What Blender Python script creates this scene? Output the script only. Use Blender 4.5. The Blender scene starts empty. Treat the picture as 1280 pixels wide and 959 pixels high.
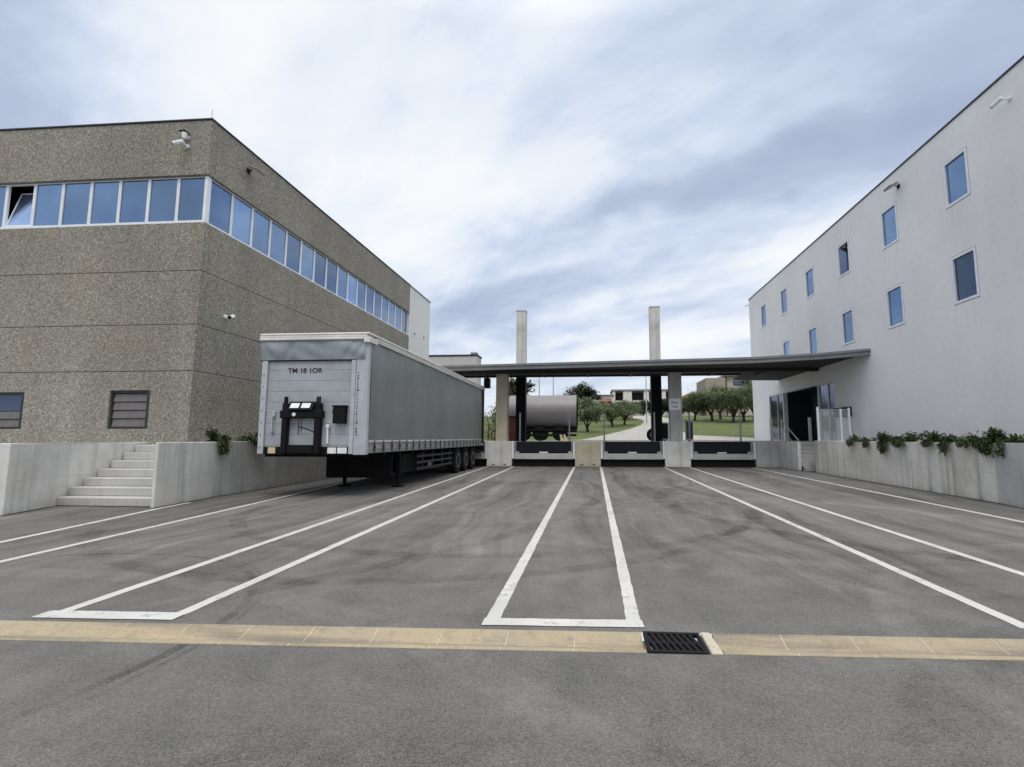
import bpy, bmesh, math, random
from mathutils import Vector, Matrix
random.seed(11)
scene = bpy.context.scene
col = scene.collection
R = math.radians
ORG = {}

# ------------------------------------------------------------------ object helpers
def tag(o, label=None, cat=None, group=None, kind=None):
    if label: o['label'] = label
    if cat: o['category'] = cat
    if group: o['group'] = group
    if kind: o['kind'] = kind
    return o

def empty(name, loc, label, cat, group=None):
    o = bpy.data.objects.new(name, None); col.objects.link(o)
    o.location = loc; o.empty_display_size = .3
    ORG[o.name] = Vector(loc)
    return tag(o, label, cat, group)

class MB:
    def __init__(s): s.bm = bmesh.new()
    def _bev(s, vs, b, seg=1):
        if b <= 0: return
        es = {e for v in vs for e in v.link_edges}
        bmesh.ops.bevel(s.bm, geom=list(es), offset=b, segments=seg, affect='EDGES', profile=.5)
    def box(s, x0, x1, y0, y1, z0, z1, b=0.0, M=None, seg=1):
        P = [(x0,y0,z0),(x1,y0,z0),(x1,y1,z0),(x0,y1,z0),(x0,y0,z1),(x1,y0,z1),(x1,y1,z1),(x0,y1,z1)]
        vs = [s.bm.verts.new(M @ Vector(p) if M else p) for p in P]
        for f in ((3,2,1,0),(4,5,6,7),(0,1,5,4),(1,2,6,5),(2,3,7,6),(3,0,4,7)):
            s.bm.faces.new([vs[i] for i in f])
        s._bev(vs, b, seg); return s
    def prism(s, poly, z0, z1, b=0.0, M=None):
        """poly of (x, y), extruded along z"""
        lo = [s.bm.verts.new(M @ Vector((x,y,z0)) if M else (x,y,z0)) for x,y in poly]
        hi = [s.bm.verts.new(M @ Vector((x,y,z1)) if M else (x,y,z1)) for x,y in poly]
        n = len(poly)
        s.bm.faces.new(lo[::-1]); s.bm.faces.new(hi)
        for i in range(n): s.bm.faces.new((lo[i], lo[(i+1)%n], hi[(i+1)%n], hi[i]))
        s._bev(lo+hi, b); return s
    def prism_y(s, poly, y0, y1, b=0.0):   # poly of (x, z)
        return s.prism([(x, z) for x, z in poly], -y1, -y0, b, Matrix(((1,0,0,0),(0,0,-1,0),(0,1,0,0),(0,0,0,1))))
    def prism_x(s, poly, x0, x1, b=0.0):   # poly of (y, z)
        return s.prism([(y, z) for y, z in poly], x0, x1, b, Matrix(((0,0,1,0),(1,0,0,0),(0,1,0,0),(0,0,0,1))))
    def tube(s, pts, r, seg=8, r1=None, cap=True):
        pts = [Vector(p) for p in pts]; rings = []
        n = len(pts)
        for i, p in enumerate(pts):
            d = (pts[min(i+1,n-1)] - pts[max(i-1,0)]).normalized()
            a = Vector((0,0,1)) if abs(d.z) < .9 else Vector((1,0,0))
            u = d.cross(a).normalized(); v = d.cross(u)
            rr = r if r1 is None else r + (r1-r)*i/(n-1)
            rings.append([s.bm.verts.new(p + (u*math.cos(2*math.pi*k/seg) + v*math.sin(2*math.pi*k/seg))*rr) for k in range(seg)])
        for A, B in zip(rings, rings[1:]):
            for k in range(seg): s.bm.faces.new((A[k], A[(k+1)%seg], B[(k+1)%seg], B[k]))
        if cap: s.bm.faces.new(rings[0]); s.bm.faces.new(rings[-1][::-1])
        return s
    def lathe_x(s, prof, cx, cy, cz, seg=28):
        """prof of (x offset, radius) spun about an axis along x"""
        rings = []
        for dx, r in prof:
            rings.append([s.bm.verts.new((cx+dx, cy+r*math.cos(2*math.pi*k/seg), cz+r*math.sin(2*math.pi*k/seg))) for k in range(seg)])
        for A, B in zip(rings, rings[1:]):
            for k in range(seg): s.bm.faces.new((A[k], A[(k+1)%seg], B[(k+1)%seg], B[k]))
        s.bm.faces.new(rings[0]); s.bm.faces.new(rings[-1][::-1]); return s
    def quad(s, *P):
        s.bm.faces.new([s.bm.verts.new(p) for p in P]); return s
    def wall(s, o, u, v, n, W, H, holes, depth):
        """flat wall sheet with rectangular holes (u0,u1,v0,v1) and reveals going inwards (-n)"""
        o, u, v, n = map(Vector, (o, u, v, n))
        us = sorted({0, W} | {h[0] for h in holes} | {h[1] for h in holes})
        vs = sorted({0, H} | {h[2] for h in holes} | {h[3] for h in holes})
        pt = lambda a, b, d=0: o + u*a + v*b - n*d
        for a, b in zip(us, us[1:]):
            for c, d in zip(vs, vs[1:]):
                m, k = (a+b)/2, (c+d)/2
                if any(h[0] < m < h[1] and h[2] < k < h[3] for h in holes): continue
                s.quad(pt(a,c), pt(b,c), pt(b,d), pt(a,d))
        for h in holes:
            a, b, c, d = h
            for (p, q) in (((a,c),(b,c)), ((b,c),(b,d)), ((b,d),(a,d)), ((a,d),(a,c))):
                s.quad(pt(*p), pt(*q), pt(*q, depth), pt(*p, depth))
        return s
    def xf(s, M): bmesh.ops.transform(s.bm, matrix=M, verts=s.bm.verts); return s
    def build(s, name, m, parent=None, smooth=False, weld=False, normals=True):
        if weld: bmesh.ops.remove_doubles(s.bm, verts=s.bm.verts, dist=1e-4)
        if normals: bmesh.ops.recalc_face_normals(s.bm, faces=s.bm.faces)
        if parent is not None: org = ORG[parent.name]
        else:
            xs = [v.co for v in s.bm.verts]
            org = Vector(((min(c.x for c in xs)+max(c.x for c in xs))/2, (min(c.y for c in xs)+max(c.y for c in xs))/2, min(c.z for c in xs)))
            if name in WORLD: org = Vector((0,0,0))
        bmesh.ops.translate(s.bm, vec=-org, verts=s.bm.verts)
        me = bpy.data.meshes.new(name); s.bm.to_mesh(me); s.bm.free()
        if smooth:
            for p in me.polygons: p.use_smooth = True
        me.materials.append(m)
        o = bpy.data.objects.new(name, me); col.objects.link(o)
        if parent is not None: o.parent = parent
        else: o.location = org
        ORG[o.name] = org
        return o
WORLD = {'contact_shade_strip', 'ground', 'gutter', 'grassland', 'access_road', 'yard', 'painted_line'}

def struct(name, mb, m, **k):
    o = mb.build(name, m, **k); o['kind'] = 'structure'; return o

# ------------------------------------------------------------------ material helpers
class NT:
    def __init__(s, nt): s.nt = nt; nt.nodes.clear()
    def n(s, t, ins=None, **kw):
        nd = s.nt.nodes.new(t)
        for k, v in kw.items(): setattr(nd, k, v)
        for k, v in (ins or {}).items():
            s.put(nd.inputs[k], v)
        return nd
    def put(s, sock, v):
        if isinstance(v, bpy.types.NodeSocket): s.nt.links.new(v, sock)
        elif isinstance(v, (tuple, list)) and len(v) == 3 and sock.type == 'RGBA': sock.default_value = (*v, 1)
        else: sock.default_value = v
    def m(s, op, a, b=0.0, c=0.0, clamp=False):
        nd = s.n('ShaderNodeMath', {0: a, 1: b, 2: c}, operation=op); nd.use_clamp = clamp; return nd.outputs[0]
    def vec(s, v, scale=(1,1,1), loc=(0,0,0), rot=(0,0,0)):
        return s.n('ShaderNodeMapping', {'Vector': v, 'Scale': scale, 'Location': loc, 'Rotation': rot}).outputs[0]
    def noise(s, v, scale, detail=4, rough=.55, dist=0.0):
        return s.n('ShaderNodeTexNoise', {'Vector': v, 'Scale': scale, 'Detail': detail, 'Roughness': rough, 'Distortion': dist}).outputs['Fac']
    def voro(s, v, scale, out='Distance', feature='F1'):
        return s.n('ShaderNodeTexVoronoi', {'Vector': v, 'Scale': scale}, feature=feature).outputs[out]
    def ramp(s, f, stops, interp='LINEAR'):
        nd = s.n('ShaderNodeValToRGB', {'Fac': f}); r = nd.color_ramp; r.interpolation = interp
        while len(r.elements) < len(stops): r.elements.new(.5)
        for e, (p, c) in zip(r.elements, stops):
            e.position = p; e.color = (*c, 1) if isinstance(c, (tuple, list)) else (c, c, c, 1)
        return nd.outputs[0]
    def mr(s, f, a, b, c=0.0, d=1.0, smooth=False):
        nd = s.n('ShaderNodeMapRange', {'Value': f, 'From Min': a, 'From Max': b, 'To Min': c, 'To Max': d})
        if smooth: nd.interpolation_type = 'SMOOTHSTEP'
        return nd.outputs[0]
    def mix(s, f, a, b, blend='MIX'):
        nd = s.n('ShaderNodeMix', data_type='RGBA', blend_type=blend)
        s.put(nd.inputs[0], f); s.put(nd.inputs[6], a); s.put(nd.inputs[7], b); return nd.outputs[2]
    def scale_col(s, c, f):
        return s.mix(1.0, c, s.n('ShaderNodeCombineColor', {0: f, 1: f, 2: f}).outputs[0], 'MULTIPLY')
    def bump(s, h, strength=.3, dist=.01):
        return s.n('ShaderNodeBump', {'Height': h, 'Strength': strength, 'Distance': dist}).outputs[0]
    def out(s, color, rough=.7, metal=0.0, normal=None, **extra):
        ins = {'Base Color': color, 'Roughness': rough, 'Metallic': metal}
        ins.update(extra)
        if normal is not None: ins['Normal'] = normal
        p = s.n('ShaderNodeBsdfPrincipled', ins)
        s.n('ShaderNodeOutputMaterial', {'Surface': p.outputs[0]})
        return p

def new_mat(name):
    m = bpy.data.materials.new(name); m.use_nodes = True
    return m, NT(m.node_tree)

def coords(t): return t.n('ShaderNodeTexCoord').outputs['Object']

def plain(name, c, rough=.6, metal=0.0, vary=.18, scale=3.0, bump=.0, bscale=40, **extra):
    m, t = new_mat(name); v = coords(t)
    f = t.noise(v, scale, 6, .6)
    g = t.noise(v, scale*9, 3, .6)
    k = t.m('ADD', t.mr(f, .3, .7, 1-vary, 1+vary*.7), t.mr(g, .3, .7, -vary*.3, vary*.3))
    nrm = t.bump(t.noise(v, bscale, 3), bump, .01) if bump else None
    t.out(t.scale_col(c, k), t.mr(f, .3, .7, max(.02, rough-.08), min(1, rough+.08)), metal, nrm, **extra)
    return m

def concrete(name, c, streak=.35, line_z=None, tint=(.30,.26,.19)):
    m, t = new_mat(name); v = coords(t)
    big = t.noise(v, .55, 6, .6, .3)
    mid = t.noise(v, 3.5, 6, .65)
    fine = t.noise(v, 45, 4, .7)
    st = t.noise(t.vec(v, (3.2, 3.2, .16)), 1.0, 5, .6, .2)
    st2 = t.noise(t.vec(v, (9, 9, .3)), 1.0, 3, .6)
    k = t.m('ADD', t.mr(big, .3, .7, .84, 1.12), t.mr(mid, .3, .7, -.09, .09))
    k = t.m('ADD', k, t.mr(fine, .25, .75, -.1, .1))
    k = t.m('SUBTRACT', k, t.mr(t.m('MULTIPLY', t.mr(st, .48, .68), t.mr(st2, .38, .62)), 0, 1, 0, streak))
    holes = t.voro(v, 5.5)
    k = t.m('SUBTRACT', k, t.mr(holes, .035, .06, .28, 0))
    if line_z is not None:
        z = t.n('ShaderNodeSeparateXYZ', {0: v}).outputs[2]
        wob = t.m('ADD', z, t.mr(t.noise(v, .8, 3), 0, 1, -.02, .02))
        for lz in line_z:
            d = t.m('ABSOLUTE', t.m('SUBTRACT', wob, lz))
            k = t.m('SUBTRACT', k, t.m('MULTIPLY', t.mr(d, .004, .012, .22, 0), t.mr(mid, .35, .6)))
    yy = t.n('ShaderNodeSeparateXYZ', {0: v}).outputs[1]
    fr = t.m('ABSOLUTE', t.m('SUBTRACT', t.m('FRACT', t.m('ADD', t.m('DIVIDE', yy, 2.44), t.mr(t.noise(v, .7, 2), 0, 1, -.004, .004))), .5))
    k = t.m('SUBTRACT', k, t.m('MULTIPLY', t.mr(fr, .0018, .0045, .28, 0), t.mr(mid, .32, .6)))
    z_ = t.n('ShaderNodeSeparateXYZ', {0: v}).outputs[2]
    k = t.m('SUBTRACT', k, t.m('MULTIPLY', t.mr(z_, .0, .22, .22, 0), t.mr(t.noise(v, 2.6, 5, .7), .35, .65)))
    cc = t.mix(t.mr(t.noise(v, .9, 5, .6), .48, .72, 0, .6), c, tint)
    t.out(t.scale_col(cc, k), .86, 0, t.bump(t.m('ADD', fine, t.m('MULTIPLY', mid, .6)), .35, .006))
    return m

M = {}
M['concrete'] = concrete('cast_concrete', (.64,.64,.62), .42, (.62,), (.40,.375,.32))
M['concrete_grey'] = concrete('grey_concrete', (.45,.45,.44), .34, (.62,), (.32,.31,.29))
M['concrete_warm'] = concrete('warm_concrete', (.65,.63,.58), .52, (.66,), (.38,.34,.25))
M['concrete_tan'] = concrete('tan_concrete', (.45,.42,.33), .3, (.7,), (.36,.30,.2))
M['concrete_step'] = concrete('step_concrete', (.48,.48,.47), .15, None, (.30,.30,.30))
M['black_metal'] = plain('black_painted_steel', (.005,.005,.006), .65, 0, .4, 2, **{'Specular IOR Level': .2})
M['navy'] = plain('dark_navy_paint', (.009,.010,.016), .6, 0, .35, 2, **{'Specular IOR Level': .25})
M['rubber'] = plain('black_rubber', (.009,.009,.01), .85, 0, .4, 4, **{'Specular IOR Level': .25})
M['white_paint'] = plain('white_powder_coat', (.76,.79,.83), .45, 0, .08, 2)
M['galv'] = plain('galvanised_steel', (.46,.47,.48), .45, .6, .25, 5)
M['fascia'] = plain('grey_sheet_metal', (.20,.205,.215), .5, .25, .18, 1.2)
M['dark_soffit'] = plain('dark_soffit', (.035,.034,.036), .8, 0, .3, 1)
M['dark_steel'] = plain('dark_column_steel', (.009,.009,.011), .75, 0, .3, 2, **{'Specular IOR Level': .2})
M['slat'] = plain('brown_grey_slat', (.13,.122,.122), .55, 0, .2, 6)
M['dark_frame'] = plain('dark_window_frame', (.018,.018,.022), .5)
M['interior'] = plain('dark_interior', (.012,.012,.014), .9)
M['entrance'] = plain('entrance_interior', (.016,.017,.026), .7, 0, .3, 1)
M['rust'] = plain('dark_red_steel', (.10,.025,.02), .7, 0, .5, 3)
M['plate_white'] = plain('white_plate', (.74,.75,.76), .4, 0, .1, 5)
M['plate_amber'] = plain('amber_plate', (.62,.52,.34), .4, 0, .15, 5)
M['soil'] = plain('dark_soil', (.05,.038,.026), .95, 0, .5, 5, .5)
M['trunk'] = plain('olive_bark', (.045,.038,.03), .95, 0, .4, 6, .5)
M['stone_far'] = plain('pale_stone_facade', (.33,.285,.235), .9, 0, .25, 1.2)
M['cream'] = plain('cream_render', (.52,.48,.40), .9, 0, .12, .6)
M['pink'] = plain('pink_render', (.55,.36,.28), .9, 0, .12, .8)
M['red_awning'] = plain('red_awning_cloth', (.30,.10,.07), .8, 0, .3, 2)
M['orange_roof'] = plain('orange_roof_tile', (.42,.19,.09), .9, 0, .35, 3)
M['white_render'] = plain('white_house_render', (.68,.67,.64), .9, 0, .1, .6)
M['roof_grey'] = plain('grey_roof', (.25,.25,.26), .8)
M['ink'] = plain('dark_red_ink', (.030,.012,.014), .6, 0, .3, 30)
M['grey_ink'] = plain('grey_ink', (.16,.16,.18), .7)
M['marker_pink'] = plain('faded_pink_print', (.22,.17,.17), .7)
M['glass_clear'] = None

# --- asphalt with wheel tracks and arcs of tyre rubber
def asphalt():
    m, t = new_mat('asphalt'); v = coords(t)
    sp = t.n('ShaderNodeSeparateXYZ', {0: v}); x, y = sp.outputs[0], sp.outputs[1]
    big = t.noise(v, .28, 6, .62, .4)
    mid = t.noise(v, 1.7, 6, .65, .3)
    fine = t.noise(v, 70, 4, .8)
    agg = t.voro(v, 110, 'Color')
    aggv = t.n('ShaderNodeSeparateColor', {0: agg}).outputs[0]
    k = t.m('ADD', t.mr(big, .3, .7, .76, 1.20), t.mr(mid, .3, .7, -.17, .17))
    k = t.m('ADD', k, t.mr(fine, .3, .7, -.30, .30))
    k = t.m('ADD', k, t.m('ADD', t.mr(t.noise(v, 34, 3, .8), .3, .7, -.17, .17), t.mr(t.noise(v, 130, 2, .8), .3, .7, -.40, .40)))
    k = t.m('ADD', k, t.mr(aggv, 0, 1, -.22, .26))
    # lengthwise wheel tracks in the loading yard only
    yard = t.mr(y, 4.3, 7.0, .15, 1.15)
    w = t.m('ADD', x, t.mr(t.noise(t.vec(v, (.05,.09,1)), 1, 3), .3, .7, -.9, .9))
    wv = t.n('ShaderNodeCombineXYZ', {0: w, 1: y, 2: 0.0}).outputs[0]
    tr = t.noise(t.vec(wv, (1.25,.045,1)), 1, 4, .6)
    tr2 = t.noise(t.vec(wv, (4.2,.10,1), (3,1,0)), 1, 4, .65)
    blot = t.noise(t.vec(v, (.5,.2,1), (7,2,0)), 1, 4, .6)
    tk = t.m('ADD', t.mr(tr, .34, .66, -.40, .36), t.mr(tr2, .34, .66, -.22, .24))
    tk = t.m('MULTIPLY', tk, t.mr(blot, .3, .62, .25, 1.15))
    k = t.m('ADD', k, t.m('MULTIPLY', tk, yard))
    lane_n = t.mr(t.noise(t.vec(wv, (1.1,.22,1), (2,9,0)), 1, 5, .65), .36, .64)
    fine_l = t.mr(t.noise(t.vec(wv, (16,.16,1), (5,5,0)), 1, 3, .6), .35, .65, .45, 1.2)
    for lx, la in ((-7.7,-.20),(-5.9,-.22),(-3.05,-.16),(-1.5,-.24),(1.25,-.26),(2.85,-.22),(5.5,-.22),(7.0,-.2),(-2.3,.20),(2.05,.22),(6.3,.2),(-.25,.12),(4.1,.14)):
        g_ = t.m('DIVIDE', t.m('SUBTRACT', w, lx), .34)
        g_ = t.m('POWER', 2.718, t.m('MULTIPLY', t.m('MULTIPLY', g_, g_), -1.0))
        k = t.m('ADD', k, t.m('MULTIPLY', t.m('MULTIPLY', t.m('MULTIPLY', g_, t.m('MULTIPLY', lane_n, fine_l)), t.mr(y, 6.0, 12.0)), la))
    # arcs of rubber and scuffing
    brk = t.noise(v, 2.2, 5, .7)
    for (cx, cy, r, wd, amt) in ((-5.6,3.4,2.72,.05,-.40),(-5.75,3.3,2.98,.035,-.22),(3.6,9.2,3.1,.18,.20),(3.2,9.0,3.75,.18,.16),
                                 (-1.9,11.5,5.2,.16,-.28),(-3.0,11.0,5.9,.15,-.25),(6.8,3.0,4.6,.17,.24),(-7.8,8.2,5.6,.12,.20),(-7.8,8.2,5.78,.05,.18),
                                 (4.6,1.2,3.3,.24,-.2),(-.4,-1.0,3.4,.3,-.16),(8,12,6.4,.22,-.36),(-6,-3,8.2,.2,.2),(9.5,9.5,8.2,.2,.14),(-14,14,14.2,.18,-.25)):
        dx = t.m('SUBTRACT', x, cx); dy = t.m('SUBTRACT', y, cy)
        d = t.m('SQRT', t.m('ADD', t.m('MULTIPLY', dx, dx), t.m('MULTIPLY', dy, dy)))
        d = t.m('ABSOLUTE', t.m('SUBTRACT', d, r))
        a = t.m('MULTIPLY', t.mr(d, wd*.6, wd, 1, 0, True), t.mr(brk, .38, .56))
        k = t.m('ADD', k, t.m('MULTIPLY', a, amt))
    # dark oily drips and pale dust
    oil = t.mr(t.noise(v, .9, 6, .7, .9), .62, .72)
    k = t.m('SUBTRACT', k, t.m('MULTIPLY', oil, .22))
    dust = t.mr(t.noise(t.vec(v, (.8,.35,1), (11,3,0)), 1, 6, .7), .58, .75)
    k = t.m('ADD', k, t.m('MULTIPLY', dust, .28))
    k = t.m('ADD', k, t.mr(t.voro(v, 1.5), .016, .026, .6, 0))
    k = t.m('ADD', k, t.mr(t.voro(v, 5.2), .045, .075, .35, 0))      # scattered pale chips
    k = t.m('MAXIMUM', k, .25)
    c = t.mix(t.mr(mid, .35, .65), (.119,.118,.115), (.125,.122,.115))
    nrm = t.bump(t.m('ADD', fine, t.m('MULTIPLY', aggv, .6)), .55, .008)
    t.out(t.scale_col(c, k), t.mr(tr2, .3, .7, .78, .92), 0, nrm)
    return m
M['asphalt'] = asphalt()

def paint_line():
    m, t = new_mat('worn_white_road_paint'); v = coords(t)
    w = t.noise(v, 7, 6, .75); f = t.noise(v, 60, 3, .7); b = t.noise(v, .8, 4, .6)
    wear = t.mr(t.m('ADD', t.m('MULTIPLY', w, .6), t.m('ADD', t.m('MULTIPLY', f, .35), t.m('MULTIPLY', b, .35))), .69, .80)
    c = t.mix(wear, (.52,.52,.51), (.15,.15,.15))
    c = t.scale_col(c, t.mr(t.noise(v, 1.6, 5), .3, .7, .85, 1.08))
    t.out(c, .75, 0, t.bump(f, .4, .005)); return m
M['line'] = paint_line()

def aggregate():
    m, t = new_mat('exposed_aggregate'); v = coords(t)
    c1 = t.n('ShaderNodeSeparateColor', {0: t.voro(v, 52, 'Color')}).outputs[0]
    c2 = t.n('ShaderNodeSeparateColor', {0: t.voro(v, 24, 'Color')}).outputs[1]
    st = t.noise(t.vec(v, (1,1,1), rot=(.5,.6,.4)), 19, 4, .7, 1.2)
    a = t.m('ADD', t.m('MULTIPLY', c1, .55), t.m('ADD', t.m('MULTIPLY', c2, .22), t.mr(st, .25, .75, -.12, .35)))
    c = t.ramp(a, [(.06,(.072,.069,.061)),(.30,(.178,.168,.144)),(.52,(.248,.234,.200)),(.70,(.328,.311,.268)),(.92,(.52,.50,.445))])
    big = t.noise(v, .8, 5, .6, .5)
    c = t.mix(t.mr(big, .45, .75, 0, .35), c, t.mix(1.0, c, (1.12,.92,.78), 'MULTIPLY'))
    c = t.mix(t.mr(t.noise(v, 1.1, 4, .6), .5, .75, 0, .4), c, t.mix(1.0, c, (.86,1.0,.86), 'MULTIPLY'))
    run = t.noise(t.vec(v, (1.1,1.1,.1)), 1, 4, .6)
    k = t.m('ADD', t.mr(t.noise(v, .33, 5, .6), .3, .7, .88, 1.1), t.mr(run, .35, .7, .05, -.12))
    t.out(t.scale_col(c, k), .92, 0, t.bump(t.m('ADD', c1, st), .6, .012)); return m
M['aggregate'] = aggregate()

def stucco(name, c):
    m, t = new_mat(name); v = coords(t)
    run = t.noise(t.vec(v, (.9,.9,.07)), 1, 5, .6)
    fine = t.noise(v, 38, 4, .75)
    mid = t.noise(v, 5, 5, .7)
    k = t.m('ADD', t.mr(t.noise(v, .3, 5), .3, .7, .95, 1.04), t.mr(run, .45, .75, 0, -.06))
    k = t.m('ADD', k, t.mr(fine, .25, .75, -.07, .07))
    k = t.m('ADD', k, t.mr(mid, .3, .7, -.03, .03))
    t.out(t.scale_col(c, k), .9, 0, t.bump(fine, .5, .006)); return m
def facade(name, c):
    m, t = new_mat(name); v = coords(t)
    sp = t.n('ShaderNodeSeparateXYZ', {0: v}); y, z = sp.outputs[1], sp.outputs[2]
    run = t.noise(t.vec(v, (.9,.9,.07)), 1, 5, .6); fine = t.noise(v, 38, 4, .75); mid = t.noise(v, 5, 5, .7)
    k = t.m('ADD', t.mr(t.noise(v, .3, 5), .3, .7, .94, 1.05), t.mr(run, .42, .75, 0, -.05))
    k = t.m('ADD', k, t.mr(fine, .25, .75, -.07, .07)); k = t.m('ADD', k, t.mr(mid, .3, .7, -.035, .035))
    drip = t.noise(t.vec(v, (1,7.5,.25)), 1, 4, .65)
    u = t.m('SUBTRACT', t.m('FRACT', t.m('ADD', t.m('DIVIDE', t.m('ADD', y, 6.07), 3.564), .5)), .5)
    under = t.mr(t.m('ABSOLUTE', u), .13, .17, 1, 0)
    for zs in (8.75, 5.6, 11.38):
        f = t.m('MULTIPLY', t.mr(z, zs-1.5, zs-.02, 0, 1), t.m('LESS_THAN', z, zs))
        f = t.m('MULTIPLY', f, t.mr(drip, .46, .66))
        k = t.m('SUBTRACT', k, t.m('MULTIPLY', t.m('MULTIPLY', f, under) if zs < 11 else f, .10 if zs < 11 else .06))
    base = t.m('MULTIPLY', t.mr(z, 1.35, 2.1, 1, 0), t.mr(t.noise(v, 2.1, 5, .7), .4, .7))
    k = t.m('SUBTRACT', k, t.m('MULTIPLY', base, .10))
    t.out(t.scale_col(c, k), .9, 0, t.bump(fine, .5, .006)); return m
M['stucco'] = facade('white_facade_render', (.775,.775,.775))
M['panel_white'] = stucco('smooth_white_panel', (.70,.71,.71))
M['annex'] = stucco('grey_render', (.48,.48,.47))

def mirror_glass(name, c, metal=.85, rough=.06):
    m, t = new_mat(name); v = coords(t)
    wob = t.noise(v, 1.1, 2, .5)
    rnd_ = t.n('ShaderNodeObjectInfo').outputs['Random']
    cc = t.scale_col(c, t.m('MULTIPLY', t.mr(t.noise(v, .5, 3), .3, .7, .85, 1.15), t.mr(rnd_, 0, 1, .72, 1.22)))
    t.out(cc, rough, metal, t.bump(wob, .05, .05)); return m
M['glass_blue'] = mirror_glass('blue_reflective_glass', (.15,.235,.385))
M['glass_sky_lit'] = mirror_glass('sky_lit_reflective_glass', (.40,.53,.74))  # sky reflection put into a paler tint, for the tilted pane
M['glass_mid'] = mirror_glass('mid_reflective_glass', (.20,.305,.48))
M['glass_dark'] = mirror_glass('dark_reflective_glass', (.095,.125,.19))
def clear_glass():
    m, t = new_mat('clear_glass')
    p = t.n('ShaderNodeBsdfPrincipled', {'Base Color': (.75,.85,.85,1), 'Roughness': .03, 'Transmission Weight': .0, 'Alpha': .14, 'Specular IOR Level': .8})
    t.n('ShaderNodeOutputMaterial', {'Surface': p.outputs[0]}); return m
M['glass_clear'] = clear_glass()

def curtain():
    m, t = new_mat('grey_green_curtain'); v = coords(t)
    fold = t.noise(t.vec(v, (1,1.1,.22)), 1, 3, .5)
    dirt = t.noise(v, 2.2, 6, .7, .3)
    z = t.n('ShaderNodeSeparateXYZ', {0: v}).outputs[2]
    k = t.m('ADD', t.mr(dirt, .3, .7, .88, 1.1), t.mr(t.noise(t.vec(v, (1,1.4,.15)), 1, 4), .4, .75, .03, -.12))
    d = t.m('ABSOLUTE', t.m('SUBTRACT', t.m('FRACT', t.m('MULTIPLY', z, 1.32)), .5))
    k = t.m('SUBTRACT', k, t.mr(d, .006, .014, .24, 0))
    g2 = t.mr(t.noise(t.vec(v, (1,2.2,.5)), 1, 6, .75), .55, .72)
    k = t.m('SUBTRACT', k, t.m('MULTIPLY', g2, t.mr(z, 1.4, 2.6, .22, .06)))
    k = t.m('ADD', k, t.mr(t.noise(t.vec(v, (1,.5,3.0), (4,1,2)), 1, 5, .7), .58, .70, 0, .16))  # pale horizontal sheen marks painted into the curtain colour
    t.out(t.scale_col((.172,.188,.188), k), .4, 0, t.bump(fold, .35, .08)); return m
M['curtain'] = curtain()
M['trailer_front'] = plain('grey_blue_trailer_panel', (.34,.36,.39), .5, 0, .16, 2.5)
M['trailer_post'] = plain('pale_grey_post', (.42,.44,.48), .5, 0, .16, 3)
M['hood'] = plain('grey_blue_tarpaulin', (.24,.265,.30), .5, 0, .2, 2, .3, 6)
M['roof_tarp'] = plain('white_roof_tarpaulin', (.64,.63,.61), .6, 0, .14, 2)
M['strip'] = plain('dirty_white_strip', (.50,.50,.48), .6, 0, .2, 4)
M['rail_grey'] = plain('grey_side_rail', (.24,.25,.25), .55, .2, .3, 3)
M['skirt'] = plain('grey_skirt', (.33,.33,.325), .6, 0, .3, 4)
M['contact_shade'] = plain('dark_contact_shade', (.022,.021,.02), .8, 0, .4, 3)  # contact shade and dirt line at the wall feet, as a dark colour
M['guard_dark'] = plain('dirty_dark_guard', (.028,.028,.032), .6, .2, .4, 3)
M['tank_skin'] = plain('brushed_tank_shell', (.21,.205,.215), .5, .2, .1, 1)

def leaves(name, a, b, c):
    m, t = new_mat(name); v = coords(t)
    g = t.n('ShaderNodeNewGeometry').outputs['Random Per Island']
    f = t.m('ADD', t.m('MULTIPLY', g, .65), t.mr(t.noise(v, .9, 3), .3, .7, 0, .4))
    cc = t.ramp(f, [(.05, a), (.5, b), (.95, c)])
    d = t.n('ShaderNodeBsdfPrincipled', {'Base Color': cc, 'Roughness': .55})
    tr = t.n('ShaderNodeBsdfTranslucent', {'Color': cc})
    mx = t.n('ShaderNodeMixShader', {0: .3, 1: d.outputs[0], 2: tr.outputs[0]})
    t.n('ShaderNodeOutputMaterial', {'Surface': mx.outputs[0]}); return m
M['olive'] = leaves('olive_leaves', (.075,.105,.052), (.145,.19,.098), (.25,.30,.18))
M['deep_olive'] = leaves('deep_olive_leaves', (.055,.08,.04), (.105,.145,.07), (.185,.235,.125))
M['dark_leaf'] = leaves('dark_tree_leaves', (.018,.026,.012), (.045,.058,.025), (.10,.10,.045))
M['trail_leaf'] = leaves('planter_leaves', (.020,.040,.014), (.042,.075,.026), (.10,.145,.055))
M['grass_leaf'] = leaves('grass_blades', (.085,.115,.028), (.135,.17,.045), (.22,.22,.08))

def grass_ground():
    m, t = new_mat('grassland'); v = coords(t)
    a = t.noise(v, .5, 6, .7, .3); b = t.noise(v, 6, 5, .75)
    f = t.m('ADD', t.m('MULTIPLY', a, .6), t.m('MULTIPLY', b, .4))
    c = t.ramp(f, [(.30,(.042,.060,.014)),(.48,(.078,.102,.024)),(.60,(.12,.135,.04)),(.75,(.20,.18,.085))])
    t.out(c, .95, 0, t.bump(b, .8, .08)); return m
M['grass'] = grass_ground()
M['road'] = plain('pale_concrete_road', (.36,.35,.33), .9, 0, .2, .7, .3, 20)
M['yard'] = plain('dock_yard_concrete', (.33,.325,.31), .9, 0, .2, .8, .3, 20)

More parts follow.
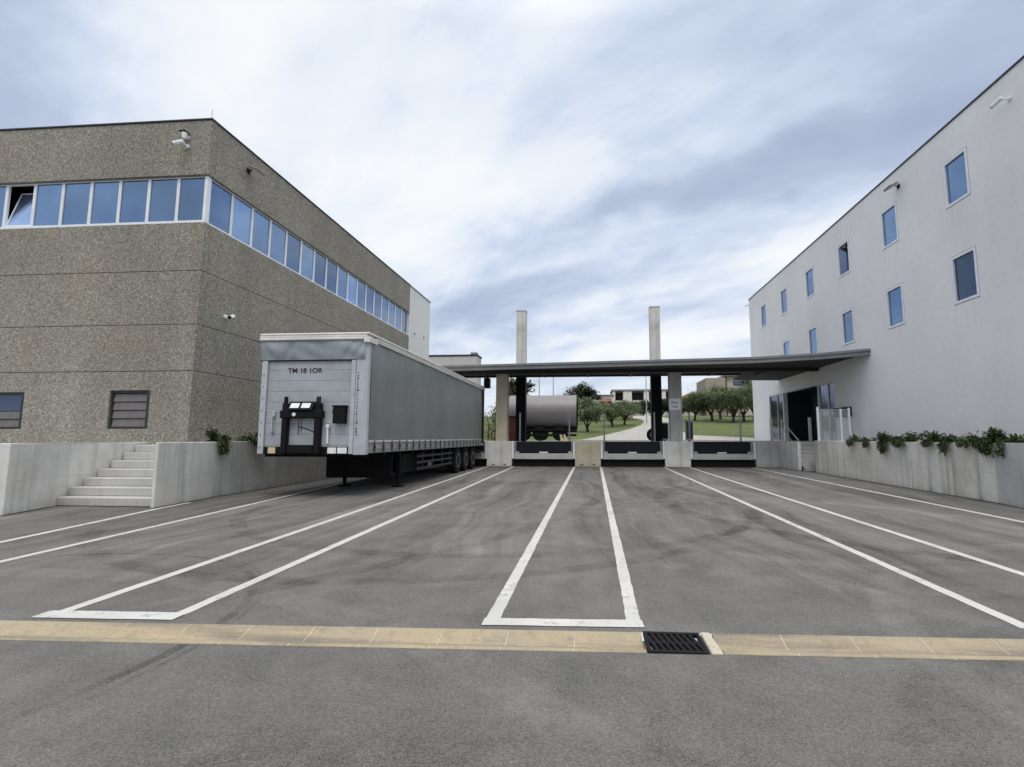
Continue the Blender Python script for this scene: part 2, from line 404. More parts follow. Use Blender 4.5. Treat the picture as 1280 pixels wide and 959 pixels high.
def gutter_mat():
    m, t = new_mat('beige_gutter_concrete'); v = coords(t)
    a = t.noise(v, 1.1, 6, .65, .3); b = t.noise(v, 40, 4, .7); s = t.noise(t.vec(v, (.6,5,1)), 1, 5, .6)
    c = t.mix(t.mr(a, .35, .7), (.38,.315,.21), (.29,.255,.195))
    c = t.mix(t.mr(s, .45, .64, 0, .85), c, (.16,.145,.12))
    c = t.mix(t.mr(t.noise(v, 7, 6, .75), .52, .68, 0, .55), c, (.19,.165,.125))
    t.out(t.scale_col(c, t.mr(b, .25, .75, .85, 1.13)), .85, 0, t.bump(b, .4, .006)); return m
M['gutter'] = gutter_mat()
M['mortar'] = plain('pale_mortar', (.50,.46,.38), .9, 0, .2, 8)

# ------------------------------------------------------------------ ground, gutter, markings
GA = math.atan(.031)
def gline(x, off): return off + .031*x      # the gutter runs at a slight skew across the yard
G0, G1 = 3.615, 3.985
mb = MB()
far = 500
mb.quad((-far,-far,0),(far,-far,0),(far,gline(far,G0),0),(-far,gline(-far,G0),0))
mb.quad((-far,gline(-far,G1),0),(far,gline(far,G1),0),(far,far,0),(-far,far,0))
for s_ in (-1, 1):
    a = 40*s_; b = far*s_
    mb.quad((a,gline(a,G0),0),(b,gline(b,G0),0),(b,gline(b,G1),0),(a,gline(a,G1),0))
struct('ground', mb, M['asphalt'])
GX0, GX1 = .365, .775                        # the grate's place in the gutter
# gutter: dished precast units with narrow joints
prof = [(0,.004),(.03,.012),(.06,.004),(.13,-.030),(.20,-.042),(.27,-.030),(.325,-.006),(.37,.003),(.37,-.10),(0,-.10)]
def gutter_unit(mb, x0, x1, dz=0.0):
    A = [mb.bm.verts.new((x0, gline(x0, G0)+a, z+dz)) for a, z in prof]
    B = [mb.bm.verts.new((x1, gline(x1, G0)+a, z+dz)) for a, z in prof]
    n = len(prof)
    for i in range(n): mb.bm.faces.new((A[i], A[(i+1)%n], B[(i+1)%n], B[i]))
    mb.bm.faces.new(A); mb.bm.faces.new(B[::-1])
mb = MB(); mj = MB()
random.seed(3)
x = GX0 - .012
while x > -40:
    L = .50 if x > -12 else 3.0
    gutter_unit(mb, x-L+.009, x); gutter_unit(mj, x-L+.001, x-L+.008, -.0015); x -= L
x = GX1 + .10
while x < 40:
    L = .50 if x < 12 else 3.0
    gutter_unit(mb, x, x+L-.009); gutter_unit(mj, x+L-.008, x+L-.001, -.0015); x += L
struct('gutter', mb, M['gutter'])
mj.quad((-40,gline(-40,G0),-.06),(40,gline(40,G0),-.06),(40,gline(40,G1),-.06),(-40,gline(-40,G1),-.06))
mj.prism([(GX1+.014,gline(GX1,G0)),(GX1+.096,gline(GX1,G0)+.003),(GX1+.08,gline(GX1,G1)-.004),(GX1+.014,gline(GX1,G1))], -.03, .012, .006)
struct('gutter_bed', mj, M['mortar'])

# drain grate
gr = empty('drain_grate', (.58, gline(.58,G0)+.185, 0), 'black cast iron slotted drain grate set into the beige gutter', 'drain grate')
y0, y1 = gline(.58,G0)+.008, gline(.58,G1)-.006
mb = MB()
mb.box(GX0,GX1,y0,y0+.03,-.02,.012,.004); mb.box(GX0,GX1,y1-.03,y1,-.02,.012,.004)
mb.box(GX0,GX0+.025,y0+.03,y1-.03,-.02,.012,.004); mb.box(GX1-.025,GX1,y0+.03,y1-.03,-.02,.012,.004)
mb.build('frame', M['black_metal'], gr)
mb = MB()
n = 8
for i in range(n):
    xx = GX0+.045 + i*(GX1-GX0-.09)/(n-1)
    Mx = Matrix.Translation((xx,(y0+y1)/2,0)) @ Matrix.Rotation(R(12),4,'Z')
    mb.box(-.013,.013,-(y1-y0)/2+.034,(y1-y0)/2-.034,-.022,.009,.003,Mx)
for yy in (y0+.175,): mb.box(GX0+.025,GX1-.025,yy-.012,yy+.012,-.024,.006,.003)
mb.build('bar_grid', M['dark_steel'], gr)

def line_strip(pts, w, z=.004):
    """painted strip along a polyline, slightly ragged edges"""
    mb = MB(); pts = [Vector((*p, 0)) for p in pts]; L = []; Rr = []
    for a, b in zip(pts, pts[1:]):
        d = (b-a); n = max(2, int(d.length/.12)); nn = Vector((-d.y, d.x, 0)).normalized()
        for i in range(n+1):
            p = a + d*i/n
            L.append(mb.bm.verts.new(p + nn*(w/2+random.uniform(-.004,.004)) + Vector((0,0,z))))
            Rr.append(mb.bm.verts.new(p - nn*(w/2+random.uniform(-.004,.004)) + Vector((0,0,z))))
    for i in range(len(L)-1): mb.bm.faces.new((Rr[i], Rr[i+1], L[i+1], L[i]))
    return struct('painted_line', mb, M['line'])
line_strip([(-.90,25.7),(-.81,4.15)], .115)
line_strip([(.42,25.7),(.315,4.19)], .115)
line_strip([(-.875,4.115),(.385,4.165)], .155, .0065)
line_strip([(-3.98,25.7),(-3.41,4.07)], .115)
line_strip([(-5.32,25.5),(-4.43,4.03)], .115)
line_strip([(-4.55,3.995),(-3.36,4.035)], .17, .0065)
line_strip([(-8.55,25.0),(-8.24,18.2),(-6.95,5.6),(-6.6,2.2)], .11)
line_strip([(-9.05,10.9),(-8.92,9.92),(-8.24,6.6),(-7.9,4.9)], .11)
line_strip([(3.53,25.7),(3.31,4.3)], .115)
line_strip([(4.78,25.7),(4.56,4.3)], .115)
line_strip([(7.8,25.6),(7.42,9.5),(7.35,4.3)], .115)

# ------------------------------------------------------------------ left building
LX, LY, LT = -11.0, 13.0, 10.70
b = empty('aggregate_building', (LX-6, LY+8, 0), 'brown exposed aggregate building with a long blue window band round its corner', 'building')
mb = MB(); g = .007
rows = [(0,3.3),(3.3,4.62),(4.62,6.17),(6.17,7.60)]
xs = [-30,-20.6,LX]
def flat_panel(mb, x0,x1,y0,y1,z0,z1): mb.box(x0,x1,y0,y1,z0,z1,.008)
for z0, z1 in rows[1:]:
    for a, c in zip(xs, xs[1:]): flat_panel(mb, a+g, c-(g if c!=LX else 0), LY, LY+.25, z0+g, z1-g)
    for a, c in zip((LY+.25, 21.4, 29.2), (21.4, 29.2)): flat_panel(mb, LX-.25, LX, a+g, c-g, z0+g, z1-g)
for a, c in zip(xs, xs[1:]): flat_panel(mb, a+g, c-(g if c!=LX else 0), LY, LY+.25, 9.03, LT)
for a, c in zip((LY+.25, 21.4, 29.2), (21.4, 29.2)): flat_panel(mb, LX-.25, LX, a+g, c-g, 9.03, LT)
VENTS = [(-13.42,-12.21,1.70,2.77),(-17.45,-16.02,1.70,2.74)]
mb.wall((-30,LY,0),(1,0,0),(0,0,1),(0,-1,0),30+LX,3.3-g,[(a+30,c+30,d,e) for a,c,d,e in VENTS],.16)
flat_panel(mb, LX-.25, LX, LY+.008, 29.2, 0, 3.3-g)
mb.box(-29.9,LX-.27,LY+.3,29.1,6.9,7.5)           # floor slab
mb.build('wall', M['aggregate'], b)
mb = MB()
mb.box(-29.9,LX-.26,LY+.90,29.1,0,7.4); mb.box(-29.9,LX-.9,LY+.90,29.1,7.4,9.1); mb.box(-29.9,LX-.26,LY+.26,29.1,9.1,10.55)
mb.box(-29.9,LX-.26,LY+.262,LY+.9,3.35,7.4); mb.box(-29.9,LX-.26,LY+.262,LY+.9,0,1.6)
mb.box(LX-.9,LX-.26,28.9,29.1,7.4,9.1)
mb.build('core', M['interior'], b)
mb = MB()
mb.box(-30,LX+.03,LY-.03,LY+.30,LT+.002,LT+.05,.006); mb.box(LX-.28,LX+.03,LY+.31,29.2,LT+.002,LT+.05,.006)
mb.build('coping', M['dark_frame'], b)
MB().tube([(LX-.12,LY+.12,LT+.04),(LX-.12,LY+.12,LT+.42)], .009, 6).build('lightning_rod', M['galv'], b)
# window band
BZ0, BZ1 = 7.605, 9.025
fx = [-11.06 - .915*i for i in range(9)]
for i in range(19):
    x1 = -11.06 - .915*i; x0 = x1 - .915
    if x0 < -28: break
    y = LY+.10
    m_ = MB(); fw = .045
    m_.box(x0+.002,x0+fw,y,y+.07,BZ0+.09,BZ1-.03,.004); m_.box(x1-fw,x1-.002,y,y+.07,BZ0+.09,BZ1-.03,.004)
    m_.box(x0+.002,x1-.002,y-.02,y+.08,BZ0+.004,BZ0+.088,.004); m_.box(x0+.002,x1-.002,y,y+.07,BZ1-.028,BZ1-.002,.003)
    w = m_.build('window', M['white_paint'], b)
    if i == 6:
        hz = BZ0+.10
        T = Matrix.Translation((0,y+.03,hz)) @ Matrix.Rotation(R(-15),4,'X')
        p = MB(); p.box(x0+fw+.03,x1-fw-.03,-.006,.006,.05,1.20,0,T); pp = p.build('pane', M['glass_sky_lit'], w)
        p = MB()
        p.box(x0+fw+.004,x0+fw+.034,-.02,.02,0,1.24,.003,T); p.box(x1-fw-.034,x1-fw-.004,-.02,.02,0,1.24,.003,T)
        p.box(x0+fw+.036,x1-fw-.036,-.02,.02,1.205,1.24,.003,T); p.box(x0+fw+.036,x1-fw-.036,-.02,.02,0,.045,.003,T)
        p.build('sash', M['white_paint'], w)
        tag(w, 'tilted open window with its pane leaning inwards')
    else:
        MB().box(x0+fw+.001,x1-fw-.001,y+.03,y+.045,BZ0+.089,BZ1-.029).build('pane', M['glass_blue'], w)
m_ = MB(); m_.box(LX-.145,LX-.06,LY+.07,LY+.22,BZ0+.002,BZ1-.004,.006); m_.build('corner_post', M['white_paint'], b)
n = 17; st = (29.15-13.24)/n
for i in range(n):
    ya = 13.24+i*st; yb = ya+st; x = LX-.10; fw = .042
    m_ = MB()
    m_.box(x-.07,x,ya+.002,ya+fw,BZ0+.075,BZ1-.03,.004); m_.box(x-.07,x,yb-fw,yb-.002,BZ0+.075,BZ1-.03,.004)
    m_.box(x-.08,x+.02,ya+.002,yb-.002,BZ0+.004,BZ0+.073,.004); m_.box(x-.07,x,ya+.002,yb-.002,BZ1-.028,BZ1-.002,.003)
    w = m_.build('window', M['white_paint'], b)
    MB().box(x-.045,x-.03,ya+fw+.001,yb-fw-.001,BZ0+.074,BZ1-.029).build('pane', M['glass_mid'] if i % 4 == 1 else M['glass_blue'], w)
# slatted openings at the bottom
for k, (a, c, d, e) in enumerate(VENTS):
    m_ = MB(); y = LY+.05
    m_.box(a+.002,a+.06,y,y+.1,d+.002,e-.002,.004); m_.box(c-.10,c-.002,y-.04,y+.1,d+.002,e-.002,.004)
    m_.box(a+.062,c-.102,y,y+.1,e-.075,e-.002,.004); m_.box(a+.062,c-.102,y,y+.1,d+.002,d+.05,.004)
    f = m_.build('shutter', M['dark_frame'], b)
    m_ = MB(); ns = 4; hh = (e-.08-d-.055)/ns
    rng = range(ns) if k == 0 else range(2)
    for q in rng:
        z0 = d+.055+q*hh
        m_.prism_x([(y+.02,z0+.006),(y+.055,z0+hh-.012),(y+.075,z0+hh-.012),(y+.075,z0+.006)], a+.064, c-.104)
    m_.build('slat_panel', M['slat'], f)
    if k == 1: MB().box(a+.064,c-.104,y+.055,y+.07,d+.06+2*hh,e-.08).build('pane', M['glass_dark'], f)  # dark tint stands in for a tree mirrored in this pane

# white block joined behind it, and lower grey annex further back
wb = empty('white_block', (-16,31.2,0), 'tall blank white rendered block behind the brown aggregate building', 'building')
MB().box(-28,LX+.01,29.215,33.0,0,10.66,.01).build('wall', M['panel_white'], wb)
mb = MB(); mb.box(-28,LX+.05,29.2,33.05,10.662,10.72,.006); mb.build('coping', M['fascia'], wb)
for (yy, zz) in ((30.1,7.9),(31.8,8.0)): MB().tube([(LX-.02,yy,zz),(LX+.06,yy,zz)], .05, 10).build('vent', M['dark_frame'], wb)
ax = empty('grey_annex', (-16,45,0), 'low grey annex with a stub chimney seen behind the white block', 'building')
MB().box(-24,-9.75,42,43.6,0,8.42,.02).build('wall', M['annex'], ax)
MB().box(-24.1,-9.70,41.95,43.65,8.422,8.56,.01).build('coping', M['dark_soffit'], ax)
MB().box(-10.42,-9.86,42.3,42.9,8.562,8.80,.02).build('chimney', M['fascia'], ax)

# ------------------------------------------------------------------ left platform, steps, walls
def wall_strip(poly_out, th, side, z0, z1):
    """vertical wall whose outer face follows a polyline; side gives the direction of its thickness in x"""
    mb = MB(); inner = [(x+th*side, y) for x, y in poly_out]
    mb.prism(poly_out + inner[::-1], z0, z1, .012); return mb
o = wall_strip([(-11.02,8.80),(-11.60,10.47),(-11.62,12.45)], .22, -1, 0, 1.345).build('retaining_wall', M['concrete'])
tag(o, 'pale concrete wall left of the steps, below the slatted openings', 'wall')
mb = MB(); mb.prism([(-26,8.80),(-11.25,8.80),(-11.25,9.02),(-26,9.02)], 0, 1.345, .012)
o = mb.build('retaining_wall', M['concrete']); tag(o, 'pale concrete end wall at the left edge, facing the yard', 'wall')
o = wall_strip([(-9.06,9.95),(-9.30,11.88)], .07, -1, 0, 1.355).build('retaining_wall', M['concrete'])
tag(o, 'short light concrete wall section right beside the steps', 'wall')
o = wall_strip([(-9.302,11.892),(-9.40,18.1),(-9.42,25.70)], .16, -1, 0, 1.355).build('retaining_wall', M['concrete_grey'])
tag(o, 'long darker concrete wall running behind the parked trailer to the dock', 'wall')
mb = MB(); mb.box(-26,-11.86,9.03,12.99,0,1.25); mb.box(-11.86,-9.5,12.46,12.99,0,1.27); mb.box(-10.99,-9.6,13.0,25.7,0,1.22)
struct('terrace', mb, M['concrete_step'])
sp = empty('concrete_steps', (-10.4,11.3,0), 'grey concrete flight of seven steps between two pale walls', 'steps')
for i in range(7):
    xr = -9.06-.125*(10.16+.31*(i+1)-9.95)-.075
    MB().box(-11.57 if i else -11.50,xr,10.16+.31*i,10.16+.31*(i+1)+.02 if i<6 else 12.45,.181*i+.002,.181*(i+1),.012).build('step', M['concrete_step'], sp)

def foot_shade(pts):  # dark ground strip that paints contact shade and dirt along a wall foot
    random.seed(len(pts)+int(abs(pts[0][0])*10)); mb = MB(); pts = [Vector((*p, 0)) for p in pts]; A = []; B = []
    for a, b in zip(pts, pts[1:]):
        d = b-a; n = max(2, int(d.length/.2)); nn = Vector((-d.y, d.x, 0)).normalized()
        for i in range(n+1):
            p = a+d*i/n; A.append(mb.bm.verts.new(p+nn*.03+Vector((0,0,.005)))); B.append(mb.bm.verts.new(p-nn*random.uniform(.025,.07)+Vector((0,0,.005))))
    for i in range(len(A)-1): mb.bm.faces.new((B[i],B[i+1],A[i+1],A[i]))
    struct('contact_shade_strip', mb, M['contact_shade'])
foot_shade([(-11.02,8.80),(-11.60,10.47)]); foot_shade([(-11.55,10.16),(-9.14,10.16)]); foot_shade([(-9.06,9.95),(-9.30,11.88),(-9.40,18.1),(-9.42,25.70)])
foot_shade([(8.5,7.5),(8.86,11.33),(9.018,12.19),(9.36,22.25)]); foot_shade([(-9.2,25.76),(9.1,25.76)])
# ------------------------------------------------------------------ right building
RX, RT = 11.4, 11.38
YF, YN = 36.72, 7.5
rb = empty('white_building', (RX+6, 22, 0), 'white rendered three storey building with two rows of small blue windows', 'building')
WY = [33.75,30.17,26.60,23.03,19.50,15.93]
holes = []; wins = []
for i, yc in enumerate(WY):
    wins.append((yc-.54, yc+.54, 8.73, 10.27, 'up', i))
    if i: wins.append((yc-.54, yc+.54, 5.58, 7.14, 'lo', i))
ENT = [(31.15,33.45,1.28,4.12,'gl'),(26.45,31.05,1.28,4.12,'door'),(24.65,26.35,1.28,4.10,'gl')]
for w in wins: holes.append((YF-w[1], YF-w[0], w[2], w[3]))
for w in ENT: holes.append((YF-w[1], YF-w[0], w[2], w[3]))
mb = MB()
mb.wall((RX,YF,0),(0,-1,0),(0,0,1),(-1,0,0),YF-YN,RT,holes,.24)
mb.quad((RX,YF,0),(RX+16,YF,0),(RX+16,YF,RT),(RX,YF,RT)); mb.quad((RX,YN,0),(RX+16,YN,0),(RX+16,YN,RT),(RX,YN,RT))
mb.quad((RX,YN,RT),(RX+16,YN,RT),(RX+16,YF,RT),(RX,YF,RT))
mb.build('wall', M['stucco'], rb, weld=True)
mb = MB(); mb.box(RX-.035,RX+.3,YN-.02,YF+.03,RT+.003,RT+.06,.006); mb.build('coping', M['dark_frame'], rb)
MB().tube([(RX-.03,YF-.05,RT-.35),(RX-.25,YF+.10,RT-.42)], .03, 8).build('spout', M['galv'], rb)
for (a, c, d, e, row, i) in wins:
    m_ = MB(); x = RX-.012; fw = .085; a += .02; c -= .02; d += .02; e -= .02
    m_.box(x,x+.09,a+.002,a+fw,d+.002,e-.002,.005); m_.box(x,x+.09,c-fw,c-.002,d+.002,e-.002,.005)
    m_.box(x,x+.09,a+fw+.001,c-fw-.001,d+.002,d+fw,.005); m_.box(x,x+.09,a+fw+.001,c-fw-.001,e-fw,e-.002,.005)
    w = m_.build('window', M['white_paint'], rb)
    if row == 'up' and i == 3:
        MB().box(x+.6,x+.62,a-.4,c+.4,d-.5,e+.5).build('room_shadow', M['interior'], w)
        T = Matrix.Translation((x+.05,c-fw-.01,0)) @ Matrix.Rotation(R(66),4,'Z')
        MB().box(-.012,.012,-.82,0,d+fw+.03,e-fw-.03,0,T).build('pane', M['glass_dark'], w)
        m_ = MB(); m_.box(-.025,.025,-.86,-.822,d+fw+.01,e-fw-.01,.003,T); m_.box(-.025,.025,-.82,0,d+fw+.004,d+fw+.028,.003,T); m_.box(-.025,.025,-.82,0,e-fw-.028,e-fw-.004,.003,T)
        m_.build('sash', M['white_paint'], w); tag(w, 'open window with its sash swung into a dark room')
    else:
        MB().box(x+.06,x+.075,a+fw+.001,c-fw-.001,d+fw+.001,e-fw-.001).build('pane', M['glass_dark'] if (row=='lo' and i==5) else M['glass_blue'], w)
# entrance: glazed side lights and a dark recessed doorway
for (a, c, d, e, kd) in ENT:
    if kd == 'gl':
        m_ = MB(); x = RX+.02; fw = .06
        m_.box(x,x+.1,a+.002,a+fw,d,e-.002,.004); m_.box(x,x+.1,c-fw,c-.002,d,e-.002,.004)
        m_.box(x,x+.1,a+fw+.001,c-fw-.001,e-fw,e-.002,.004); m_.box(x,x+.1,a+fw+.001,c-fw-.001,d,d+fw,.004)
        mid = a+(c-a)*.42; m_.box(x+.005,x+.095,mid-.035,mid+.035,d+fw+.001,e-fw-.001,.004)
        f = m_.build('side_light', M['galv'], rb)
        MB().box(x+.05,x+.065,a+fw+.001,mid-.036,d+fw+.001,e-fw-.001).build('pane', M['glass_dark'], f)
        MB().box(x+.05,x+.065,mid+.036,c-fw-.001,d+fw+.001,e-fw-.001).build('pane', M['glass_dark'], f)
    else:
        m_ = MB(); dp = 1.5
        m_.wall((RX+dp,c,d),(0,-1,0),(0,0,1),(-1,0,0),c-a,e-d,[],.01)
        m_.quad((RX+.24,a,d),(RX+dp,a,d),(RX+dp,a,e),(RX+.24,a,e)); m_.quad((RX+.24,c,d),(RX+dp,c,d),(RX+dp,c,e),(RX+.24,c,e))
        m_.quad((RX+.24,a,e),(RX+dp,a,e),(RX+dp,c,e),(RX+.24,c,e)); m_.quad((RX+.24,a,d),(RX+dp,a,d),(RX+dp,c,d),(RX+.24,c,d))
        m_.build('entrance_recess', M['entrance'], rb)
        m_ = MB(); x = RX+1.2
        m_.box(x,x+.06,27.6,28.65,d+.02,3.6,.006); m_.box(x,x+.06,28.66,29.75,d+.02,3.6,.006)
        dr = m_.build('door', M['navy'], rb)
        m_ = MB()
        for (p, q, r_, s_) in ((28.0,29.5,2.70,2.735),(28.0,29.5,2.35,2.385),(28.0,28.04,2.386,2.699),(29.46,29.5,2.386,2.699)):
            m_.box(x-.012,x-.001,p,q,r_,s_)
        m_.build('plate_frame', M['slat'], dr)
sgn = empty('wall_sign', (RX-.12,23.85,2.6), 'small black box sign on the white wall beside the entrance glass', 'sign')
MB().box(RX-.16,RX-.002,23.15,24.55,2.40,2.82,.01).build('box', M['black_metal'], sgn)
for (p_, q_) in ((23.95,24.10),(23.62,23.8)): MB().box(RX-.166,RX-.161,p_,q_,2.62,2.74).build('letter', M['marker_pink'], sgn)

# right planter, landing, stairs
o = wall_strip([(9.36,22.25),(9.02,12.20)], .22, 1, 0, 1.335).build('planter_wall', M['concrete_warm'])
tag(o, 'long warm grey concrete planter wall in front of the white building', 'wall')
o = wall_strip([(9.018,12.19),(8.86,11.33),(8.5,7.5)], .22, 1, 0, 1.345).build('planter_wall', M['concrete_grey'])
tag(o, 'bluish grey concrete planter wall section at the right edge', 'wall')
mb = MB(); mb.prism([(8.74,7.6),(9.24,12.2),(9.57,21.99),(RX-.01,21.99),(RX-.01,7.6)],0,1.24); struct('planter_soil', mb, M['soil'])
mb = MB(); mb.box(9.60,RX-.005,22.01,22.9,0,1.28); mb.box(9.42,RX-.005,25.12,36.6,0,1.279); struct('landing', mb, M['concrete_step'])
es = empty('entrance_steps', (9.9,24.1,0), 'narrow concrete steps tucked between dock pier and long planter wall', 'steps')
for i in range(7):
    MB().box(9.275,10.9,23.02+.30*i,23.02+.30*(i+1) if i<6 else 25.11,.18*i+.002,.18*(i+1),.012).build('step', M['concrete_step'], es)
o = MB().box(9.12,9.27,23.45,28.6,0,1.27,.012).build('stair_wall', M['concrete']); tag(o, 'thin concrete cheek wall along the left side of the entrance steps', 'wall')
rl = empty('handrail', (9.02,24.2,0), 'thin galvanised handrail sloping down beside the entrance steps', 'handrail')
MB().tube([(9.2,25.45,2.33),(9.2,23.5,1.34)], .022, 8).build('top_rail', M['galv'], rl)
MB().tube([(9.2,25.45,1.90),(9.2,24.2,1.29)], .016, 8).build('lower_rail', M['galv'], rl)
for (yy, zb, zt) in ((25.45,1.272,2.36),(23.55,1.272,1.40)): MB().tube([(9.2,yy,zb),(9.2,yy,zt)], .03, 8).build('post', M['galv'], rl)
bl = empty('glass_balustrade', (10.2,22.35,1.3), 'glass screen with white posts standing at the planter end by the entrance', 'balustrade')
for xx, zt in ((9.58,2.76),(10.52,2.68),(10.86,2.72)):
    MB().box(xx-.035,xx+.035,22.28,22.36,1.282,zt,.006).build('post', M['white_paint'], bl)
for (a, c) in ((9.62,10.48),(10.56,10.82)): MB().box(a,c,22.31,22.325,1.33,2.62).build('glass_panel', M['glass_clear'], bl)
MB().box(9.62,10.82,22.30,22.34,2.622,2.66,.004).build('rail', M['galv'], bl)
gp = empty('gate_post', (8.84,25.47,1.28), 'slim grey metal post beside the handrail, left of the dark doorway', 'post')
MB().box(8.80,8.90,25.80,25.90,1.274,2.42,.006).build('shaft', M['galv'], gp)
MB().box(8.785,8.915,25.785,25.915,2.421,2.44,.004).build('cap', M['galv'], gp)
gp = empty('gate_post', (10.6,25.2,1.28), 'slim grey metal post right of the dark doorway, by the glass screen', 'post')
MB().box(10.48,10.60,25.42,25.52,1.28,2.42,.006).build('shaft', M['galv'], gp)
MB().box(10.465,10.615,25.405,25.535,2.421,2.44,.004).build('cap', M['galv'], gp)

# ------------------------------------------------------------------ dock
mb = MB(); mb.box(-9.6,9.40,28.62,36.5,.3,1.25); mb.box(-60,-9.62,33.1,36.5,.3,1.249); mb.box(9.41,60,36.73,36.9,.3,1.25)
mb.quad((-120,36.5,1.25),(120,36.5,1.25),(120,36.95,1.252),(-120,36.95,1.252))
struct('yard', mb, M['yard'])
PIERS = [(-9.24,-8.30,'concrete_grey','grey concrete dock pier beside the retaining wall, behind the trailer'),
         (-5.40,-4.12,'concrete','pale concrete dock pier under the left front canopy column'),
         (-.88,.42,'concrete_tan','tan concrete dock pier standing between the two middle loading bays'),
         (3.62,4.88,'concrete','greenish grey concrete dock pier under the column with the paper notice'),
         (8.05,9.115,'concrete_grey','grey concrete dock pier next to the entrance steps')]
for (a, c, mm, lab) in PIERS:
    mb = MB(); mb.box(a,c,25.76,28.60,0,1.272,.014)
    pr = empty('dock_pier', ((a+c)/2,27,0), lab, 'pier', 'concrete piers between the loading bays')
    mb.build('block', M[mm], pr)
    if c < 3:
        for xx in (a+.35, c-.35):
            MB().box(xx-.06,xx+.06,25.742,25.757,.09,.13).build('slot', M['rubber'], pr)
BAYS = [(-8.30,-5.40,'dark dock leveller behind the parked trailer'),
        (-4.12,-.88,'dark dock leveller in the bay in front of the tanker'),
        (.42,3.62,'dark dock leveller in the bay facing the curved road'),
        (4.88,8.05,'dark dock leveller in the bay nearest the white building')]
for (a, c, lab) in BAYS:
    d = empty('dock_leveller', ((a+c)/2,26.2,0), lab, 'dock leveller', 'dock levellers along the loading dock')
    MB().box(a+.105,c-.105,25.84,27.0,.37,.655,.012).build('ledge', M['concrete_step'], d)
    MB().box(a+.02,c-.02,25.98,26.9,0.0,.368).build('under_ledge_face', M['rubber'], d)  # black full-width face set back below the ledge
    mb = MB(); mb.box(a+.22,c-.22,26.06,26.16,.70,1.235,.01); mb.build('lip_plate', M['navy'], d)
    mb = MB(); mb.box(a+.20,c-.20,26.12,28.61,1.237,1.256,.004)
    mb.box(a+.20,c-.20,26.165,27,.66,.70); mb.build('deck_plate', M['dark_steel'], d)
    mb = MB(); n_=14
    for q in range(n_):
        xx = a+.35+q*(c-a-.7)/(n_-1); mb.box(xx-.05,xx+.05,26.14,26.22,1.258,1.275,.004)
    mb.build('hinge_row', M['rail_grey'], d)
    MB().box((a+c)/2-.22,(a+c)/2+.22,26.03,26.058,.672,.74,.004).build('tag_plate', M['plate_white'], d)
    for xx, sg in ((a, 1), (c, -1)):
        MB().box(min(xx+sg*.003,xx+sg*.10),max(xx+sg*.003,xx+sg*.10),25.80,26.0,.40,1.262,.01).build('side_guard', M['white_paint'], d)
        MB().box(min(xx+sg*.105,xx+sg*.20),max(xx+sg*.105,xx+sg*.20),25.95,26.15,.66,1.235,.006).build('side_plate', M['rail_grey'], d)
        MB().box(min(xx+sg*.18,xx+sg*.36),max(xx+sg*.18,xx+sg*.36),25.95,26.05,.668,.76,.008).build('bracket', M['galv'], d)
POSTS = [(-3.90,'white guard post at the left end of the bay before the tanker'),(-1.22,'grey guard post in front of the tanker shell'),
         (.64,'pale guard post standing before the grass and curved road'),(3.30,'grey guard post before the dark right tower'),
         (5.12,'pale guard post right of the column with the notice'),(7.74,'grey guard post beside the white building corner')]
for (xx, lab) in POSTS:
    p = empty('guard_post', (xx,27.2,1.25), lab, 'post', 'guard posts along the dock edge')
    MB().tube([(xx,27.2,1.257),(xx,27.2,2.72)], .045, 10).build('shaft', M['trailer_post'], p)
    MB().tube([(xx,27.2,2.722),(xx,27.2,2.80)], .05, 10).build('cap', M['galv'], p)
    MB().box(xx-.1,xx+.1,27.1,27.3,1.257,1.27,.003).build('base_plate', M['galv'], p)

# canopy over the dock
cn = empty('dock_canopy', (0,26.5,0), 'flat grey metal canopy over the loading bays, on concrete columns', 'canopy')
ZB, ZT = 4.80, 5.10
front = [(-10.98,25.15),(-7.2,24.82),(7.4,23.22),(9.8,22.35),(RX-.01,21.38)]
back = [(RX-.01,31.6),(8.6,31.3),(8.2,28.22),(-10.98,28.22)]
inner = [(x+.02,y+.16) for x, y in front]
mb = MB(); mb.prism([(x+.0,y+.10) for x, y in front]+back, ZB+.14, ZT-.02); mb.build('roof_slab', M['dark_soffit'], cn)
mb = MB()
for (p, q) in zip(front, front[1:]):
    p, q = Vector((*p,0)), Vector((*q,0)); dd = (q-p).normalized(); nn = Vector((-dd.y, dd.x, 0))
    A = [(p.x,p.y),(q.x,q.y),(q.x+nn.x*.095,q.y+nn.y*.095),(p.x+nn.x*.095,p.y+nn.y*.095)]
    mb.prism(A, ZB+.02, ZB+.185, .006); 
    B = [(p.x-nn.x*.05,p.y-nn.y*.05),(q.x-nn.x*.05,q.y-nn.y*.05),(q.x+nn.x*.3,q.y+nn.y*.3),(p.x+nn.x*.3,p.y+nn.y*.3)]
    mb.prism(B, ZB+.187, ZT, .006)
mb.build('fascia', M['fascia'], cn)
mb = MB()
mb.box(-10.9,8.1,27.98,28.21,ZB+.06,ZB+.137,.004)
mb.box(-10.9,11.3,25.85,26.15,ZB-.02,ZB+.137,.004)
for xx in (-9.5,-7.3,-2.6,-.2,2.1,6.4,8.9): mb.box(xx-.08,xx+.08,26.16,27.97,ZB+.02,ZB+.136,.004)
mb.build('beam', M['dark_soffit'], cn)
mb = MB(); mb.prism_y([(9.7,ZT+.002),(11.38,ZT+.002),(11.38,ZT+.16)], 22.6, 22.9); mb.build('flashing', M['fascia'], cn)
for (a, c, mm) in ((-4.98,-4.39,'concrete_tan'),(3.94,4.54,'concrete_grey')):
    MB().box(a,c,25.86,26.45,1.274,ZB-.022,.012).build('column', M[mm], cn)
